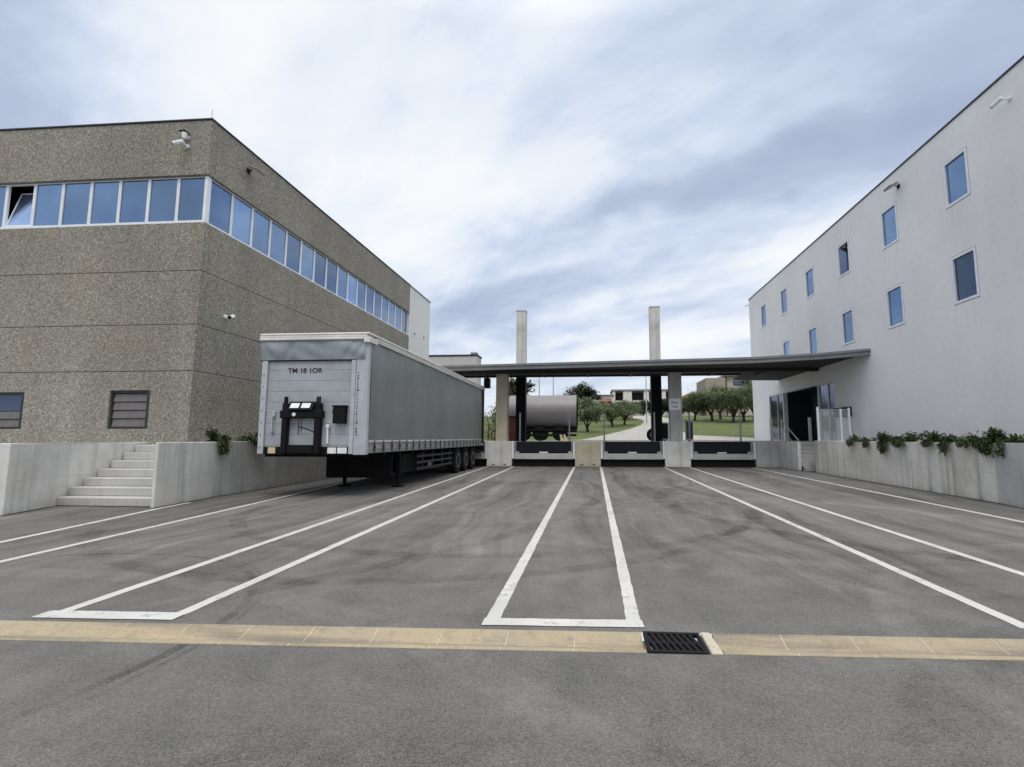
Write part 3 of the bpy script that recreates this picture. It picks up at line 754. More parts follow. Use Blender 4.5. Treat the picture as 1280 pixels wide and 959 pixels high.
for (a, c, zt) in ((-4.30,-3.75,8.72),(3.30,3.86,8.80)):
    MB().box(a,c,28.26,28.80,1.252,5.11,.01).build('rear_column', M['dark_steel'], cn)
for (a, c, zt, lab) in ((-4.30,-3.75,8.72,'square white concrete pylon rising above the canopy, left one'),(3.30,3.86,8.80,'square white concrete pylon rising above the canopy, nearer the white building')):
    py = empty('pylon', ((a+c)/2,28.53,5.11), lab, 'pylon', 'concrete pylons above the canopy')
    MB().box(a,c,28.26,28.80,5.112,zt,.015).build('shaft', M['concrete'], py)
    MB().box(a-.012,c+.012,28.248,28.812,zt+.001,zt+.06,.006).build('cap', M['concrete_grey'], py)
hb = empty('hanging_box', (-5.7,27,4.2), 'small dark box hanging under the canopy beside the trailer roof', 'box')
MB().box(-5.86,-5.56,26.9,27.3,4.16,4.70,.01).build('housing', M['navy'], hb)
MB().tube([(-5.71,27.1,4.70),(-5.71,27.1,ZB+.14)], .03, 8).build('hanger', M['dark_steel'], hb)
nt = empty('paper_notice', (4.2,25.83,3.0), 'white paper notice fixed to the right canopy column', 'notice')
MB().box(3.90,4.46,25.838,25.857,2.86,3.42,.003).build('board', M['plate_white'], nt)
def text_mesh(name, s, size, m, parent, origin, rot, bold=.0, sx=1.0):
    cu = bpy.data.curves.new(name+'_tmp', 'FONT'); cu.body = s; cu.size = size; cu.align_x = 'CENTER'; cu.offset = bold; cu.extrude = .002
    to = bpy.data.objects.new(name+'_tmp', cu); col.objects.link(to)
    bpy.context.view_layer.update()
    me = bpy.data.meshes.new_from_object(to.evaluated_get(bpy.context.evaluated_depsgraph_get()))
    bpy.data.objects.remove(to); bpy.data.curves.remove(cu)
    me.name = name; me.materials.clear(); me.materials.append(m)
    Mx = Matrix.Translation(Vector(origin) - ORG[parent.name]) @ rot @ Matrix.Scale(sx, 4, (1,0,0))
    me.transform(Mx)
    o = bpy.data.objects.new(name, me); col.objects.link(o); o.parent = parent; ORG[o.name] = ORG[parent.name]; return o
FR = Matrix.Rotation(R(90),4,'X')
text_mesh('lettering', 'P', .24, M['grey_ink'], nt, (4.06,25.834,3.13), FR, .006)
mb = MB()
for (a, c, z) in ((4.15,4.36,3.17),(4.16,4.32,3.23),(4.02,4.34,3.03),(4.06,4.30,2.97)): mb.box(a,c,25.833,25.8375,z,z+.03)
mb.build('print', M['grey_ink'], nt)

# ------------------------------------------------------------------ things on the yard behind the dock
tk = empty('tanker_trailer', (-3.3,33.4,1.25), 'grey cylindrical tank trailer parked behind the dock', 'tanker')
mb = MB(); r_ = 1.09
mb.lathe_x([(-2.35,r_*.55),(-2.28,r_*.85),(-2.2,r_),(2.28,r_),(2.33,r_*.985)], -3.28,33.4,3.18,40); mb.build('tank', M['tank_skin'], tk, smooth=False)
for xx in (-5.45,-.98):
    mb = MB(); mb.lathe_x([(-.03,r_+.02),(.03,r_+.02)], xx,33.4,3.18,40); mb.build('rim', M['dark_soffit'], tk)
MB().box(-5.5,-1.0,32.9,33.9,1.82,2.14,.02).build('chassis', M['black_metal'], tk)
for xx in (-4.6,-3.4,-2.1):
    for yy in (32.75,34.05):
        w_ = MB(); w_.lathe_x([(-.16,.38),(-.14,.47),(.14,.47),(.16,.38)], 0,0,0,22); w_.xf(Matrix.Translation((xx,yy,1.73)) @ Matrix.Rotation(R(90),4,'Z'))
        w_.build('wheel', M['rubber'], tk)
mb = MB(); mb.box(-5.4,-1.0,32.5,32.56,1.55,1.70,.01); mb.box(-5.4,-1.0,32.5,32.56,1.9,2.0,.01); mb.build('side_guard', M['black_metal'], tk)
MB().tube([(-1.75,33.4,4.25),(-1.75,33.4,4.42)], .16, 14).build('manhole', M['galv'], tk)
for i, xx in enumerate((-2.0,-1.78)):
    ch = MB(); ch.prism_y([(xx,1.26),(xx+.22,1.26),(xx+.05,1.66),(xx-.06,1.66)], 32.1+.1*i, 32.3+.1*i, .005)
    o = ch.build('wheel_chock', M['plate_amber']); tag(o, 'pale wooden wedge leaning under the grey tanker', 'wedge', 'wooden wedges by the tanker')
rc = empty('red_container', (-4.9,31,1.25), 'dark red ribbed steel container behind the left canopy column', 'container')
MB().box(-5.30,-4.50,30.9,31.7,1.252,2.72,.01).build('body', M['rust'], rc)
mb = MB()
for q in range(6): mb.box(-5.26+q*.15,-5.20+q*.15,30.86,30.899,1.3,2.66,.004)
mb.build('rib_panel', M['rust'], rc)
MB().box(-5.34,-4.46,30.85,31.74,2.722,2.79,.008).build('lid', M['black_metal'], rc)
def gate_leaf(a, c, y0, y1, z1, lab):
    g_ = empty('gate_leaf', ((a+c)/2,(y0+y1)/2,1.25), lab, 'gate', 'black gate leaves flanking the right column')
    mb = MB(); d = Vector((c-a,y1-y0,0)); L = d.length; T = Matrix.Translation((a,y0,0)) @ Matrix.Rotation(math.atan2(d.y,d.x),4,'Z')
    mb.box(0,L,-.03,.03,1.32,1.39,.004,T); mb.box(0,L,-.03,.03,z1-.07,z1,.004,T); mb.box(0,.06,-.03,.03,1.391,z1-.071,.004,T); mb.box(L-.06,L,-.03,.03,1.391,z1-.071,.004,T)
    mb.build('frame', M['galv'], g_)
    mb = MB(); n = 7
    for q in range(n): mb.box(.07+q*(L-.14)/n,.07+(q+.86)*(L-.14)/n,-.015,.015,1.392,z1-.072,.003,T)
    mb.build('slat_panel', M['black_metal'], g_)
    MB().box(L*.45,L*.55,-.06,.06,1.252,1.318,0,T).build('foot', M['black_metal'], g_)
gate_leaf(5.0,5.75,27.6,29.6,2.42,'black slatted gate leaf right of the column with the notice')
gate_leaf(3.95,4.45,29.6,30.1,2.35,'black slatted gate leaf between the right tower and front column')
ty = empty('tyre', (3.28,29.2,1.25), 'black tyre leaning behind the dark foot of the right tower', 'tyre')
w_ = MB(); w_.lathe_x([(-.12,.22),(-.11,.35),(-.08,.375),(.08,.375),(.11,.35),(.12,.22)], 0,0,0,26); w_.xf(Matrix.Translation((3.50,29.5,1.63)) @ Matrix.Rotation(R(65),4,'Z'))
w_.build('tread', M['rubber'], ty)
w_ = MB(); w_.lathe_x([(-.125,.17),(.125,.17)], 0,0,0,20); w_.xf(Matrix.Translation((3.50,29.5,1.63)) @ Matrix.Rotation(R(65),4,'Z'))
w_.build('rim', M['rail_grey'], ty)

# ------------------------------------------------------------------ the parked trailer
TX0, TX1, TY0, TY1 = -8.28, -5.50, 11.90, 25.45
t_ = empty('curtain_trailer', (-6.9,18.6,0), 'grey curtain sided semi trailer parked with its back to the dock', 'trailer')
FZ0, FZ1 = 1.06, 3.40
mb = MB(); npn = 8; hp = (FZ1-1.27)/npn
for q in range(npn): mb.box(TX0+.20,TX1-.42,TY0+.05,TY0+.12,1.27+q*hp+.002,1.27+(q+1)*hp-.002,.003)
mb.box(TX0+.2,TX1-.42,TY0+.10,TY0+.14,1.27,FZ1)
bh = mb.build('bulkhead', M['trailer_front'], t_)
text_mesh('registration', 'TM 18 1OR', .17, M['ink'], t_, (-7.13,TY0+.046,3.065), FR, .004, 1.08)
mb = MB(); mb.box(TX0+.2,TX1-.42,TY0+.06,TY0+.2,1.235,1.268,.004); mb.build('sill', M['strip'], t_)
# posts
mb = MB(); mb.prism([(TX0,TY0+.10),(TX0+.05,TY0),(TX0+.19,TY0),(TX0+.19,TY0+.2),(TX0,TY0+.2)], FZ0, FZ1, .008); mb.build('corner_post', M['trailer_post'], t_)
mb = MB(); mb.prism([(TX1-.41,TY0),(TX1-.30,TY0),(TX1-.30,TY0+.2),(TX1-.41,TY0+.2)], FZ0, FZ1+.02, .008)
mb.prism([(TX1-.292,TY0+.005),(TX1-.07,TY0+.005),(TX1,TY0+.07),(TX1,TY0+.2),(TX1-.292,TY0+.2)], FZ0-.02, 3.86, .01)
mb.build('corner_post', M['trailer_post'], t_)
random.seed(5)
def fixing(x0, x1, y0, y1, z0, z1): MB().box(x0,x1,y0,y1,z0,z1).build('fixing', M['black_metal'], t_)
for q in range(22):
    z = 1.5+q*.073; fixing(TX1-.245,TX1-.245+random.uniform(.012,.04),TY0+.002,TY0+.0045,z,z+random.uniform(.02,.05))
for q in range(7):
    z = 1.2+q*.3; fixing(TX0+.10,TX0+.125,TY0-.003,TY0-.0005,z,z+.03)
# tarpaulin hood above the bulkhead: a sheet with sags and creases
def sheet(x0, x1, z0, z1, y, nx, nz, f):
    mb = MB(); G = [[mb.bm.verts.new((x0+(x1-x0)*i/nx, y+f(i/nx, j/nz), z0+(z1-z0)*j/nz)) for i in range(nx+1)] for j in range(nz+1)]
    for j in range(nz):
        for i in range(nx): mb.bm.faces.new((G[j][i],G[j][i+1],G[j+1][i+1],G[j+1][i]))
    return mb
def crease(u, v):
    s = -.05*math.sin(math.pi*v)*(.6+.4*math.sin(u*9)) + .016*math.sin(u*17+v*5)*math.sin(math.pi*v)
    for (a, k) in ((.06,1.6),(.28,-.8),(.86,-1.5),(.95,-1.9)): 
        d = (u-a) + (v-.5)*.06*k
        s += .042*math.exp(-(d/.028)**2)*math.sin(math.pi*v)
    return s + .012*math.sin(u*31+v*4)*v*(1-v)*4*.5
mb = sheet(TX0+.0, TX1-.06, 3.385, 3.90, TY0-.004, 60, 12, crease)
mb.quad((TX0,TY0,3.385),(TX0,TY0+.3,3.385),(TX0,TY0+.3,3.90),(TX0,TY0,3.90))
mb.build('front_hood', M['hood'], t_, smooth=True, normals=False)
MB().box(TX0+.0,TX1-.30,TY0+.0,TY0+.04,3.36,3.384,.004).build('hood_hem', M['black_metal'], t_)
# roof
mb = MB()
mb.box(TX0-.03,TX1+.035,TY0-.05,TY1,4.00,4.055,.018)
mb.box(TX0-.03,TX1-.10,TY0-.06,TY0+.30,3.875,3.94,.014); mb.box(TX0-.035,TX1-.02,TY0-.045,TY0+.30,3.943,3.998,.012)
mb.prism([(TX1-.098,TY0-.06),(TX1+.05,TY0-.02),(TX1+.06,TY0+.42),(TX1-.02,TY0+.42),(TX1-.098,TY0+.3)], 3.80, 3.942, .012)
mb.build('roof', M['roof_tarp'], t_)
mb = MB(); mb.box(TX1-.02,TX1+.028,TY0+.43,TY1-.05,3.86,3.998,.008); mb.build('roof_rail', M['strip'], t_)
# roller-hung side curtain, slightly bellied with soft vertical folds
ny, nz = 150, 14
def curtain_sheet(xs, sg):
    mb = MB(); G = []
    for j in range(nz+1):
        row = []
        for i in range(ny+1):
            v = j/nz; y = TY0+.205+(TY1-.60-TY0-.205)*i/ny; u = i/ny
            bel = .018*math.sin(math.pi*v) + .007*math.sin(y*5.3+1.4*math.sin(y*.9))*(.3+.7*v) + .006*math.sin(y*2.1+v*2)
            row.append(mb.bm.verts.new((xs+sg*bel, y, 1.37+(3.86-1.37)*v)))
        G.append(row)
    for j in range(nz):
        for i in range(ny): mb.bm.faces.new((G[j][i],G[j][i+1],G[j+1][i+1],G[j+1][i]))
    return mb
for xs_, sg in ((TX1-.012,1),(TX0+.012,-1)):
    curtain_sheet(xs_, sg).build('side_curtain', M['curtain'], t_, smooth=True)
mb = MB(); mb.box(TX0+.05,TX1-.06,TY0+.21,TY1-.1,1.10,3.99); mb.build('load_space', M['interior'], t_)
for xs_, sg in ((TX1,1),(TX0,-1)):
    MB().box(min(xs_-.015*sg,xs_+.022*sg),max(xs_-.015*sg,xs_+.022*sg),TY0+.23,TY1-.62,1.335,1.385,.006).build('hem_strip', M['strip'], t_)
    MB().box(min(xs_-.04*sg,xs_+.004*sg),max(xs_-.04*sg,xs_+.004*sg),TY0+.21,TY1,1.07,1.19,.008).build('side_rail', M['rail_grey'], t_)
    MB().box(min(xs_-.05*sg,xs_-.012*sg),max(xs_-.05*sg,xs_-.012*sg),TY0+.21,TY1-.62,1.192,1.334).build('skirt', M['skirt'], t_)
    n = 22
    for q in range(n):
        yy = TY0+.50+q*(TY1-1.35-TY0-.50)/(n-1)
        mb = MB(); mb.prism_x([(yy-.02,1.385),(yy+.02,1.385),(yy+.045,1.09),(yy+.005,1.09)], min(xs_+.023*sg,xs_+.035*sg), max(xs_+.023*sg,xs_+.035*sg), .002)
        mb.box(min(xs_+.024*sg,xs_+.05*sg),max(xs_+.024*sg,xs_+.05*sg),yy-.03,yy+.05,1.20,1.26,.004)
        mb.build('buckle', M['dark_steel'], t_)
    MB().box(min(xs_-.2*sg,xs_+.0*sg),max(xs_-.2*sg,xs_+.0*sg),TY1-.585,TY1,1.07,3.995,.01).build('rear_post', M['navy'], t_)
MB().box(TX0+.205,TX1-.205,TY1-.10,TY1-.02,1.1,3.99,.005).build('rear_door', M['trailer_front'], t_)
# front bottom strip, marker plates
MB().box(TX0+.195,TX1-.415,TY0+.03,TY0+.14,1.04,1.232,.006).build('front_beam', M['black_metal'], t_)
for (a, c, mm) in ((-7.96,-7.77,'plate_amber'),(-6.44,-6.22,'plate_white'),(-6.19,-5.95,'plate_white')):
    MB().box(a,c,TY0+.005,TY0+.028,1.07,1.215,.006).build('marker_plate', M[mm], t_)
# black headboard carrier
mb = MB()
for (a, c) in ((-7.57,-7.44),(-6.74,-6.60)):
    mb.box(a,c,TY0-.12,TY0+.025,1.07,2.30,.012)
    for q in (a+.02, c-.06): mb.box(q,q+.04,TY0-.09,TY0-.05,2.301,2.46,.006)
mb.prism([(-7.62,TY0-.14),(-6.54,TY0-.14),(-6.54,TY0+.02),(-7.62,TY0+.02)], 1.93, 2.12, .02)
mb.prism_x([(TY0-.19,2.122),(TY0+.02,2.122),(TY0+.02,2.34),(TY0-.06,2.34)], -7.41, -6.77, .008)
mb.box(-7.41,-6.77,TY0-.10,TY0+.02,1.08,1.28,.01)
cr = mb.build('carrier', M['black_metal'], t_)
Tl = Matrix.Translation((0,TY0-.135,2.23)) @ Matrix.Rotation(R(-31),4,'X')
for (a, c) in ((-7.34,-7.12),(-7.06,-6.84)): MB().box(a,c,-.012,-.002,-.07,.07,0,Tl).build('tilted_plate', M['plate_white'], cr)
MB().tube([(-7.24,TY0-.16,2.02),(-7.24,TY0-.142,2.02)], .045, 12).build('lamp', M['plate_white'], cr)
mb = MB(); mb.box(-6.28,-5.98,TY0-.12,TY0+.045,1.80,2.20,.015); mb.box(-6.30,-5.96,TY0-.13,TY0+.045,2.202,2.24,.006); mb.box(-6.32,-6.281,TY0-.06,TY0,2.05,2.14,.004)
mb.build('black_box', M['black_metal'], t_)
mb = MB(); mb.tube([(-7.86,TY0+.03,1.55),(-7.86,TY0-.03,1.60),(-7.87,TY0-.03,1.98),(-7.83,TY0+.03,2.02)], .025, 8); mb.box(-7.90,-7.82,TY0+.0,TY0+.048,1.95,2.10,.006)
mb.build('grab_handle', M['galv'], t_)
mb = MB(); mb.tube([(-6.44,TY0+.0,1.32),(-6.44,TY0-.02,1.70)], .025, 8); mb.tube([(-6.44,TY0-.01,1.70),(-6.44,TY0-.01,1.78)], .05, 10)
mb.build('grab_handle', M['white_paint'], t_)
mb = MB(); mb.tube([(-7.18,TY0-.02,1.72),(-7.05,TY0-.09,1.70),(-6.90,TY0-.10,1.66),(-6.77,TY0-.02,1.58)], .014, 6); mb.build('hose', M['rubber'], t_)
mb = MB(); mb.tube([(-7.22,TY0+.04,1.93),(-7.22,TY0+.035,1.52)], .006, 5); mb.tube([(-7.14,TY0+.04,1.93),(-7.15,TY0+.035,1.62)], .006, 5); mb.build('cable', M['rubber'], t_)
# underside
mb = MB()
for xx in (-7.40,-6.38): mb.box(xx-.07,xx+.07,TY0+2.55,TY1-.1,.72,1.05,.01)
for yy in [TY0+.3+1.05*i for i in range(13)]: mb.box(TX0+.06,TX1-.06,yy,yy+.08,.98,1.065)
mb.build('chassis', M['black_metal'], t_)
mb = MB(); mb.box(TX0+.52,TX1-.28,TY0+2.42,TY0+2.5,.30,.99,.02)
mb.build('front_plate', M['black_metal'], t_)
mb = MB(); mb.box(TX0+.5,TX1-.30,TY0+3.3,TY0+4.9,.38,.97,.015); mb.build('pallet_box', M['black_metal'], t_)
for xx in (-7.46,-5.80):
    mb = MB(); mb.box(xx-.065,xx+.065,TY0+2.93,TY0+3.06,.35,1.0,.01); mb.box(xx-.045,xx+.045,TY0+2.95,TY0+3.04,.05,.35,.006)
    lg = mb.build('landing_leg', M['dark_steel'], t_)
    MB().box(xx-.15,xx+.15,TY0+2.84,TY0+3.15,.0045,.06,.015).build('foot', M['dark_steel'], lg)
MB().tube([(-7.46,TY0+3.0,.62),(-5.80,TY0+3.0,.62)], .035, 8).build('cross_shaft', M['dark_steel'], t_)
for xs_, sg in ((TX1-.10,1),(TX0+.10,-1)):
    mb = MB()
    for z in (.42,.62,.82): mb.box(xs_-.02,xs_+.02,TY0+4.0,TY0+8.05,z,z+.08,.006)
    for yy in (4.6,5.7,6.8,7.8): mb.box(xs_-.065,xs_-.021,TY0+yy,TY0+yy+.09,.40,1.05,.004) if sg>0 else mb.box(xs_+.021,xs_+.065,TY0+yy,TY0+yy+.09,.40,1.05,.004)
    mb.build('side_guard', M['guard_dark'], t_)
AX = [20.85,22.16,23.47]
for yy in AX:
    MB().tube([(-7.8,yy,.53),(-5.95,yy,.53)], .07, 10).build('axle', M['black_metal'], t_)
    for xs_, sg in ((-5.76,1),(-8.02,-1)):
        wp = MB(); wp.lathe_x([(-.19,.30),(-.185,.46),(-.15,.515),(.15,.515),(.185,.46),(.19,.30)], xs_, yy, .522, 36)
        wh = wp.build('wheel', M['rubber'], t_)
        wp = MB(); wp.lathe_x([(-.12*sg,.29),(.10*sg,.29),(.192*sg,.285),(.195*sg,.25),(.08*sg,.22),(.06*sg,.10),(.17*sg,.09),(.175*sg,.0001)], xs_, yy, .522, 24)
        wp.build('rim', M['rail_grey'], wh)
    for xs_ in (-5.76,-8.02):
        mb = MB(); P = [(yy+.60*math.cos(R(a)), .52+.60*math.sin(R(a))) for a in range(25,156,13)]
        Q = [(yy+.575*math.cos(R(a)), .52+.575*math.sin(R(a))) for a in range(155,24,-13)]
        mb.prism_x(P+Q, xs_-.2, xs_+.2); mb.build('mudguard', M['rubber'], t_)
MB().box(TX0+.1,TX1-.1,TY1-.12,TY1-.02,.55,.70,.01).build('rear_bumper', M['rail_grey'], t_)
for xx in (-5.85,-7.95): MB().box(xx-.2,xx+.2,TY1-.018,TY1+.02,.72,.86,.008).build('tail_lamp', M['rust'], t_)

# ------------------------------------------------------------------ lamps and cameras on the walls
def floodlight(x, y, z, sg, lab):
    f = empty('floodlight', (x,y,z), lab, 'floodlight')
    T = Matrix.Translation((x+sg*.28,y,z)) @ Matrix.Rotation(R(sg*24),4,'Y')
    mb = MB(); mb.box(-.16,.16,-.22,.22,-.035,.035,.012,T); mb.build('housing', M['fascia'], f)
    MB().box(-.13,.13,-.19,.19,-.046,-.037,0,T).build('lens', M['plate_white'], f)
    mb = MB(); mb.box(min(x,x+sg*.02),max(x,x+sg*.02),y-.08,y+.08,z-.08,z+.08,.004); mb.tube([(x,y,z),(x+sg*.16,y,z+.02)], .02, 8); mb.build('bracket', M['dark_steel'], f)
floodlight(LX+.003,14.62,10.02,1,'grey floodlight on the side wall of the brown aggregate building')
floodlight(RX-.003,18.75,10.72,-1,'grey floodlight high on the white building')
def camera(x, y, z, d, lab, two=False):
    """bullet camera on a bracket; d is the outward direction"""
    c = empty('security_camera', (x,y,z), lab, 'camera'); d = Vector(d)
    mb = MB(); p = Vector((x,y,z)); mb.tube([p, p+d*.04], .06, 10); mb.tube([p+d*.04, p+d*.22+Vector((0,0,-.02))], .022, 8); mb.build('bracket', M['white_paint'], c)
    s = d.cross(Vector((0,0,1))); e = p+d*.25
    q = e + (s*.8+d*.25+Vector((0,0,-.30))).normalized()*.22
    mb = MB(); mb.tube([e-(q-e)*.25, q], .055, 12); mb.build('body', M['white_paint'], c)
    MB().tube([q, q+(q-e).normalized()*.02], .048, 12).build('lens', M['black_metal'], c)
    if two:
        up = Vector((0,0,.26))
        mb = MB(); mb.tube([p+up, p+up+d*.16], .05, 10); mb.tube([p+up+d*.16+Vector((0,0,.06)), p+up+d*.16+Vector((0,0,-.10))], .08, 14, .055); mb.build('dome', M['white_paint'], c)
        MB().box(p.x-.16,p.x+.02,p.y-.2,p.y-.003,p.z+.37,p.z+.41,.006).build('hood', M['black_metal'], c)
camera(-11.68,13,9.90,(0,-1,0),'pair of white security cameras on the front of the brown building',True)
camera(-11.0,14.05,5.08,(1,0,0),'white bullet security camera on the brown wall above the trailer')
camera(RX,13.75,10.62,(-1,0,0),'white security camera at the top right of the white building')

# ------------------------------------------------------------------ planter plants
def leaf(bm, p, d, L, W, droop=.25):
    d = d.normalized(); s = d.cross(Vector((0,0,1)))
    s = s.normalized() if s.length > .05 else Vector((1,0,0))
    up = s.cross(d)
    a = p; b_ = p + d*L*.5 + up*L*.06; c = p + d*L + Vector((0,0,-L*droop))
    vs = [bm.verts.new(q) for q in (a, b_+s*W*.5, c, b_-s*W*.5)]
    bm.faces.new((vs[0],vs[1],vs[2])); bm.faces.new((vs[0],vs[2],vs[3]))
def trailing_plant(x, y, z, sg, wid, hgt, hang, n, lab, seed):
    """sg: +1 when the wall face looks towards +x"""
    rnd = random.Random(seed)
    root = empty('trailing_plant', (x,y,z), lab, 'plant', 'plants trailing over the concrete walls')
    stems = MB(); fol = MB(); ns = max(5, int(wid*9))
    for k in range(ns):
        u = rnd.gauss(0,.33)*wid
        p = Vector((x - sg*rnd.uniform(.02,.25), y+u*.45, z-.03))
        f = max(.25, 1-abs(u)/wid*1.3)
        h = hgt*f*rnd.uniform(.5,1.05)
        tip = Vector((p.x + sg*rnd.uniform(-.12,.22), y+u*1.25, z+h))
        stems.tube([p,(p+tip)/2+Vector((0,0,.05)),tip], .008, 4, .003)
        for q in range(int(n/ns)):
            t = rnd.uniform(.1,1.05); c = p.lerp(tip, t) + Vector((rnd.gauss(0,.04),rnd.gauss(0,.06),rnd.gauss(0,.03)))
            leaf(fol.bm, c, Vector((sg*rnd.uniform(-.4,.8), rnd.uniform(-1,1), rnd.uniform(-.2,.9))), rnd.uniform(.08,.17), rnd.uniform(.03,.055))
    if hang > 0:
        for k in range(max(3, int(ns*.8))):
            u = rnd.gauss(0,.22)*wid; hl = hang*max(.25,1-abs(u)/wid*1.6)*rnd.uniform(.55,1.05)
            P = [Vector((x-sg*.18,y+u,z)), Vector((x+sg*.03,y+u,z+.05)), Vector((x+sg*.07,y+u*.95,z-hl*.4)), Vector((x+sg*.06,y+u*.8,z-hl))]
            stems.tube(P, .007, 4, .003)
            for q in range(int(n/ns*.9)):
                t = rnd.uniform(.0,1.0); c = (P[1].lerp(P[2], t*2) if t < .5 else P[2].lerp(P[3], t*2-1)) + Vector((sg*rnd.uniform(0,.07),rnd.gauss(0,.05),rnd.gauss(0,.03)))
                leaf(fol.bm, c, Vector((sg*rnd.uniform(0,.9), rnd.uniform(-1,1), rnd.uniform(-1.1,.2))), rnd.uniform(.06,.13), rnd.uniform(.025,.05))
    stems.build('stem', M['trunk'], root); fol.build('foliage', M['trail_leaf'], root, normals=False)
WX = lambda y: 9.02 + (y-12.2)*.0338
trailing_plant(WX(18.8),18.8,1.34,-1,.5,.18,.12,160,'smallest low tuft on the planter wall just below the glass screen',1)
trailing_plant(WX(17.9),17.8,1.34,-1,.36,.10,.24,180,'narrow drooping clump next to the low tuft by the glass screen',2)
trailing_plant(WX(16.8),16.75,1.34,-1,.75,.26,.40,520,'bushy plant with the longest trailing beard over the planter wall',3)
trailing_plant(WX(15.8),15.75,1.34,-1,.8,.28,.10,480,'broad dense bush along the middle of the planter wall top',4)
trailing_plant(WX(14.35),14.45,1.34,-1,.42,.38,.04,330,'upright fan shaped plant standing on the middle of the planter',5)
trailing_plant(WX(13.8),13.75,1.34,-1,.34,.20,.30,240,'pointed plant with a single short tail over the planter edge',6)
trailing_plant(WX(13.1),13.0,1.34,-1,.5,.20,.03,220,'low tuft lying along the planter just left of the biggest bush',7)
trailing_plant(WX(11.9)-.0,12.05,1.345,-1,1.1,.30,.36,950,'biggest bush hanging over the planter wall at the right edge',8)
trailing_plant(-9.33,12.05,1.36,1,.34,.44,.46,430,'dark drooping plant on the left wall beside the steps',9)
trailing_plant(-9.34,13.35,1.36,1,.26,.25,.05,240,'small round plant on the left wall right next to the trailer',10)

# ------------------------------------------------------------------ land behind the dock
def hz(y): return 1.25 + .08*max(0, y-36.9) if y < 85 else 1.25+.08*(85-36.9)+.022*(y-85)
mb = MB()
ys = [36.92,38,40,44,50,58,66,75,85,100,130,170,230,320]; xs2 = [-160,-110,-70,-40,-25,-15,-8,-4,0,4,8,12,16,20,26,34,45,70,110,160]
G = [[mb.bm.verts.new((x,y,hz(y))) for x in xs2] for y in ys]
for j in range(len(ys)-1):
    for i in range(len(xs2)-1): mb.bm.faces.new((G[j][i],G[j][i+1],G[j+1][i+1],G[j+1][i]))
struct('grassland', mb, M['grass'])
Lp = [(-2.2,36.93),(-.77,37.5),(.3,40),(1.32,42.8),(2.5,46.3),(3.96,50.9),(5.5,57.5),(6.40,63.0),(6.75,68.0),(6.5,73),(5.4,78.5),(3.4,83.5),(-2,87),(-14,90)]
Rp = [(30,36.93),(14.5,37.4),(11.0,39.8),(8.1,41.8),(8.0,46.3),(8.4,50.9),(9.3,57.5),(10.2,63),(10.9,68),(11.1,74),(10.6,81),(8.6,87),(3,91.5),(-14,95)]
mb = MB(); rows_ = []
for (a, c) in zip(zip(Lp, Lp[1:]), zip(Rp, Rp[1:])):
    for q in range(6):
        f = q/6; p = Vector(a[0]).lerp(Vector(a[1]), f); r2 = Vector(c[0]).lerp(Vector(c[1]), f)
        rows_.append([mb.bm.verts.new((p.x+(r2.x-p.x)*k/6, p.y+(r2.y-p.y)*k/6, hz(p.y+(r2.y-p.y)*k/6)+.03)) for k in range(7)])
for A, B in zip(rows_, rows_[1:]):
    for k in range(6): mb.bm.faces.new((A[k],A[k+1],B[k+1],B[k]))
struct('access_road', mb, M['road'])
def tree(name, lab, cat, x, y, h, rad, th, lm, nl, ls, seed, group, flat=.7, nclump=26, lean=0.0):
    rnd = random.Random(seed); z = hz(y)
    root = empty(name, (x,y,z), lab, cat, group)
    tr = MB(); nlimb = rnd.randint(3,5); ch = h-th
    base = Vector((x,y,z-.1)); top = Vector((x+lean*.3+rnd.gauss(0,.06),y+rnd.gauss(0,.06),z+th))
    r0 = .05+.035*h
    tr.tube([base, base.lerp(top,.5)+Vector((rnd.gauss(0,.05),rnd.gauss(0,.05),0)), top], r0, 8, r0*.7)
    cl = []
    for k in range(nlimb):
        a = 2*math.pi*(k+rnd.random()*.6)/nlimb
        e = Vector((x+lean+math.cos(a)*rad*.62, y+math.sin(a)*rad*.62, z+th+ch*rnd.uniform(.35,.7)))
        m_ = top.lerp(e,.5)+Vector((0,0,-.08*h*rnd.random()))
        tr.tube([top-Vector((0,0,.45*th)), m_, e], r0*.55, 6, r0*.14)
        for q in range(3):
            e2 = e + Vector((rnd.gauss(0,.35),rnd.gauss(0,.35),rnd.uniform(.0,.5)))*rad*.6
            tr.tube([m_.lerp(e,.6), e2], r0*.18, 5, r0*.05)
    tr.build('trunk', M['trunk'], root)
    for k in range(nclump):
        while True:
            v = Vector((rnd.uniform(-1,1),rnd.uniform(-1,1),rnd.uniform(-1,1)))
            if .25 < v.length < 1: break
        if rnd.random() < .7: v = v.normalized()*rnd.uniform(.65,1.0)
        s = rnd.uniform(.70,1.28)
        cl.append((Vector((x+lean+v.x*rad*s, y+v.y*rad*s, z+th+ch*.5+v.z*ch*.5*s*.85 + ch*.06)), rad*rnd.uniform(.24,.42)))
    fo = MB()
    for k in range(nl):
        c, r = cl[rnd.randrange(len(cl))]
        p = c + Vector((rnd.gauss(0,r*.6),rnd.gauss(0,r*.6),rnd.gauss(0,r*.5*flat)))
        d = Vector((rnd.gauss(0,1),rnd.gauss(0,1),rnd.gauss(.1,.7)))
        leaf(fo.bm, p, d, ls*rnd.uniform(.7,1.5), ls*rnd.uniform(.35,.6), rnd.uniform(-.2,.4))
    fo.build('crown', lm, root, normals=False)
GO = 'olive trees on the grass behind the dock'
OL = M['olive']
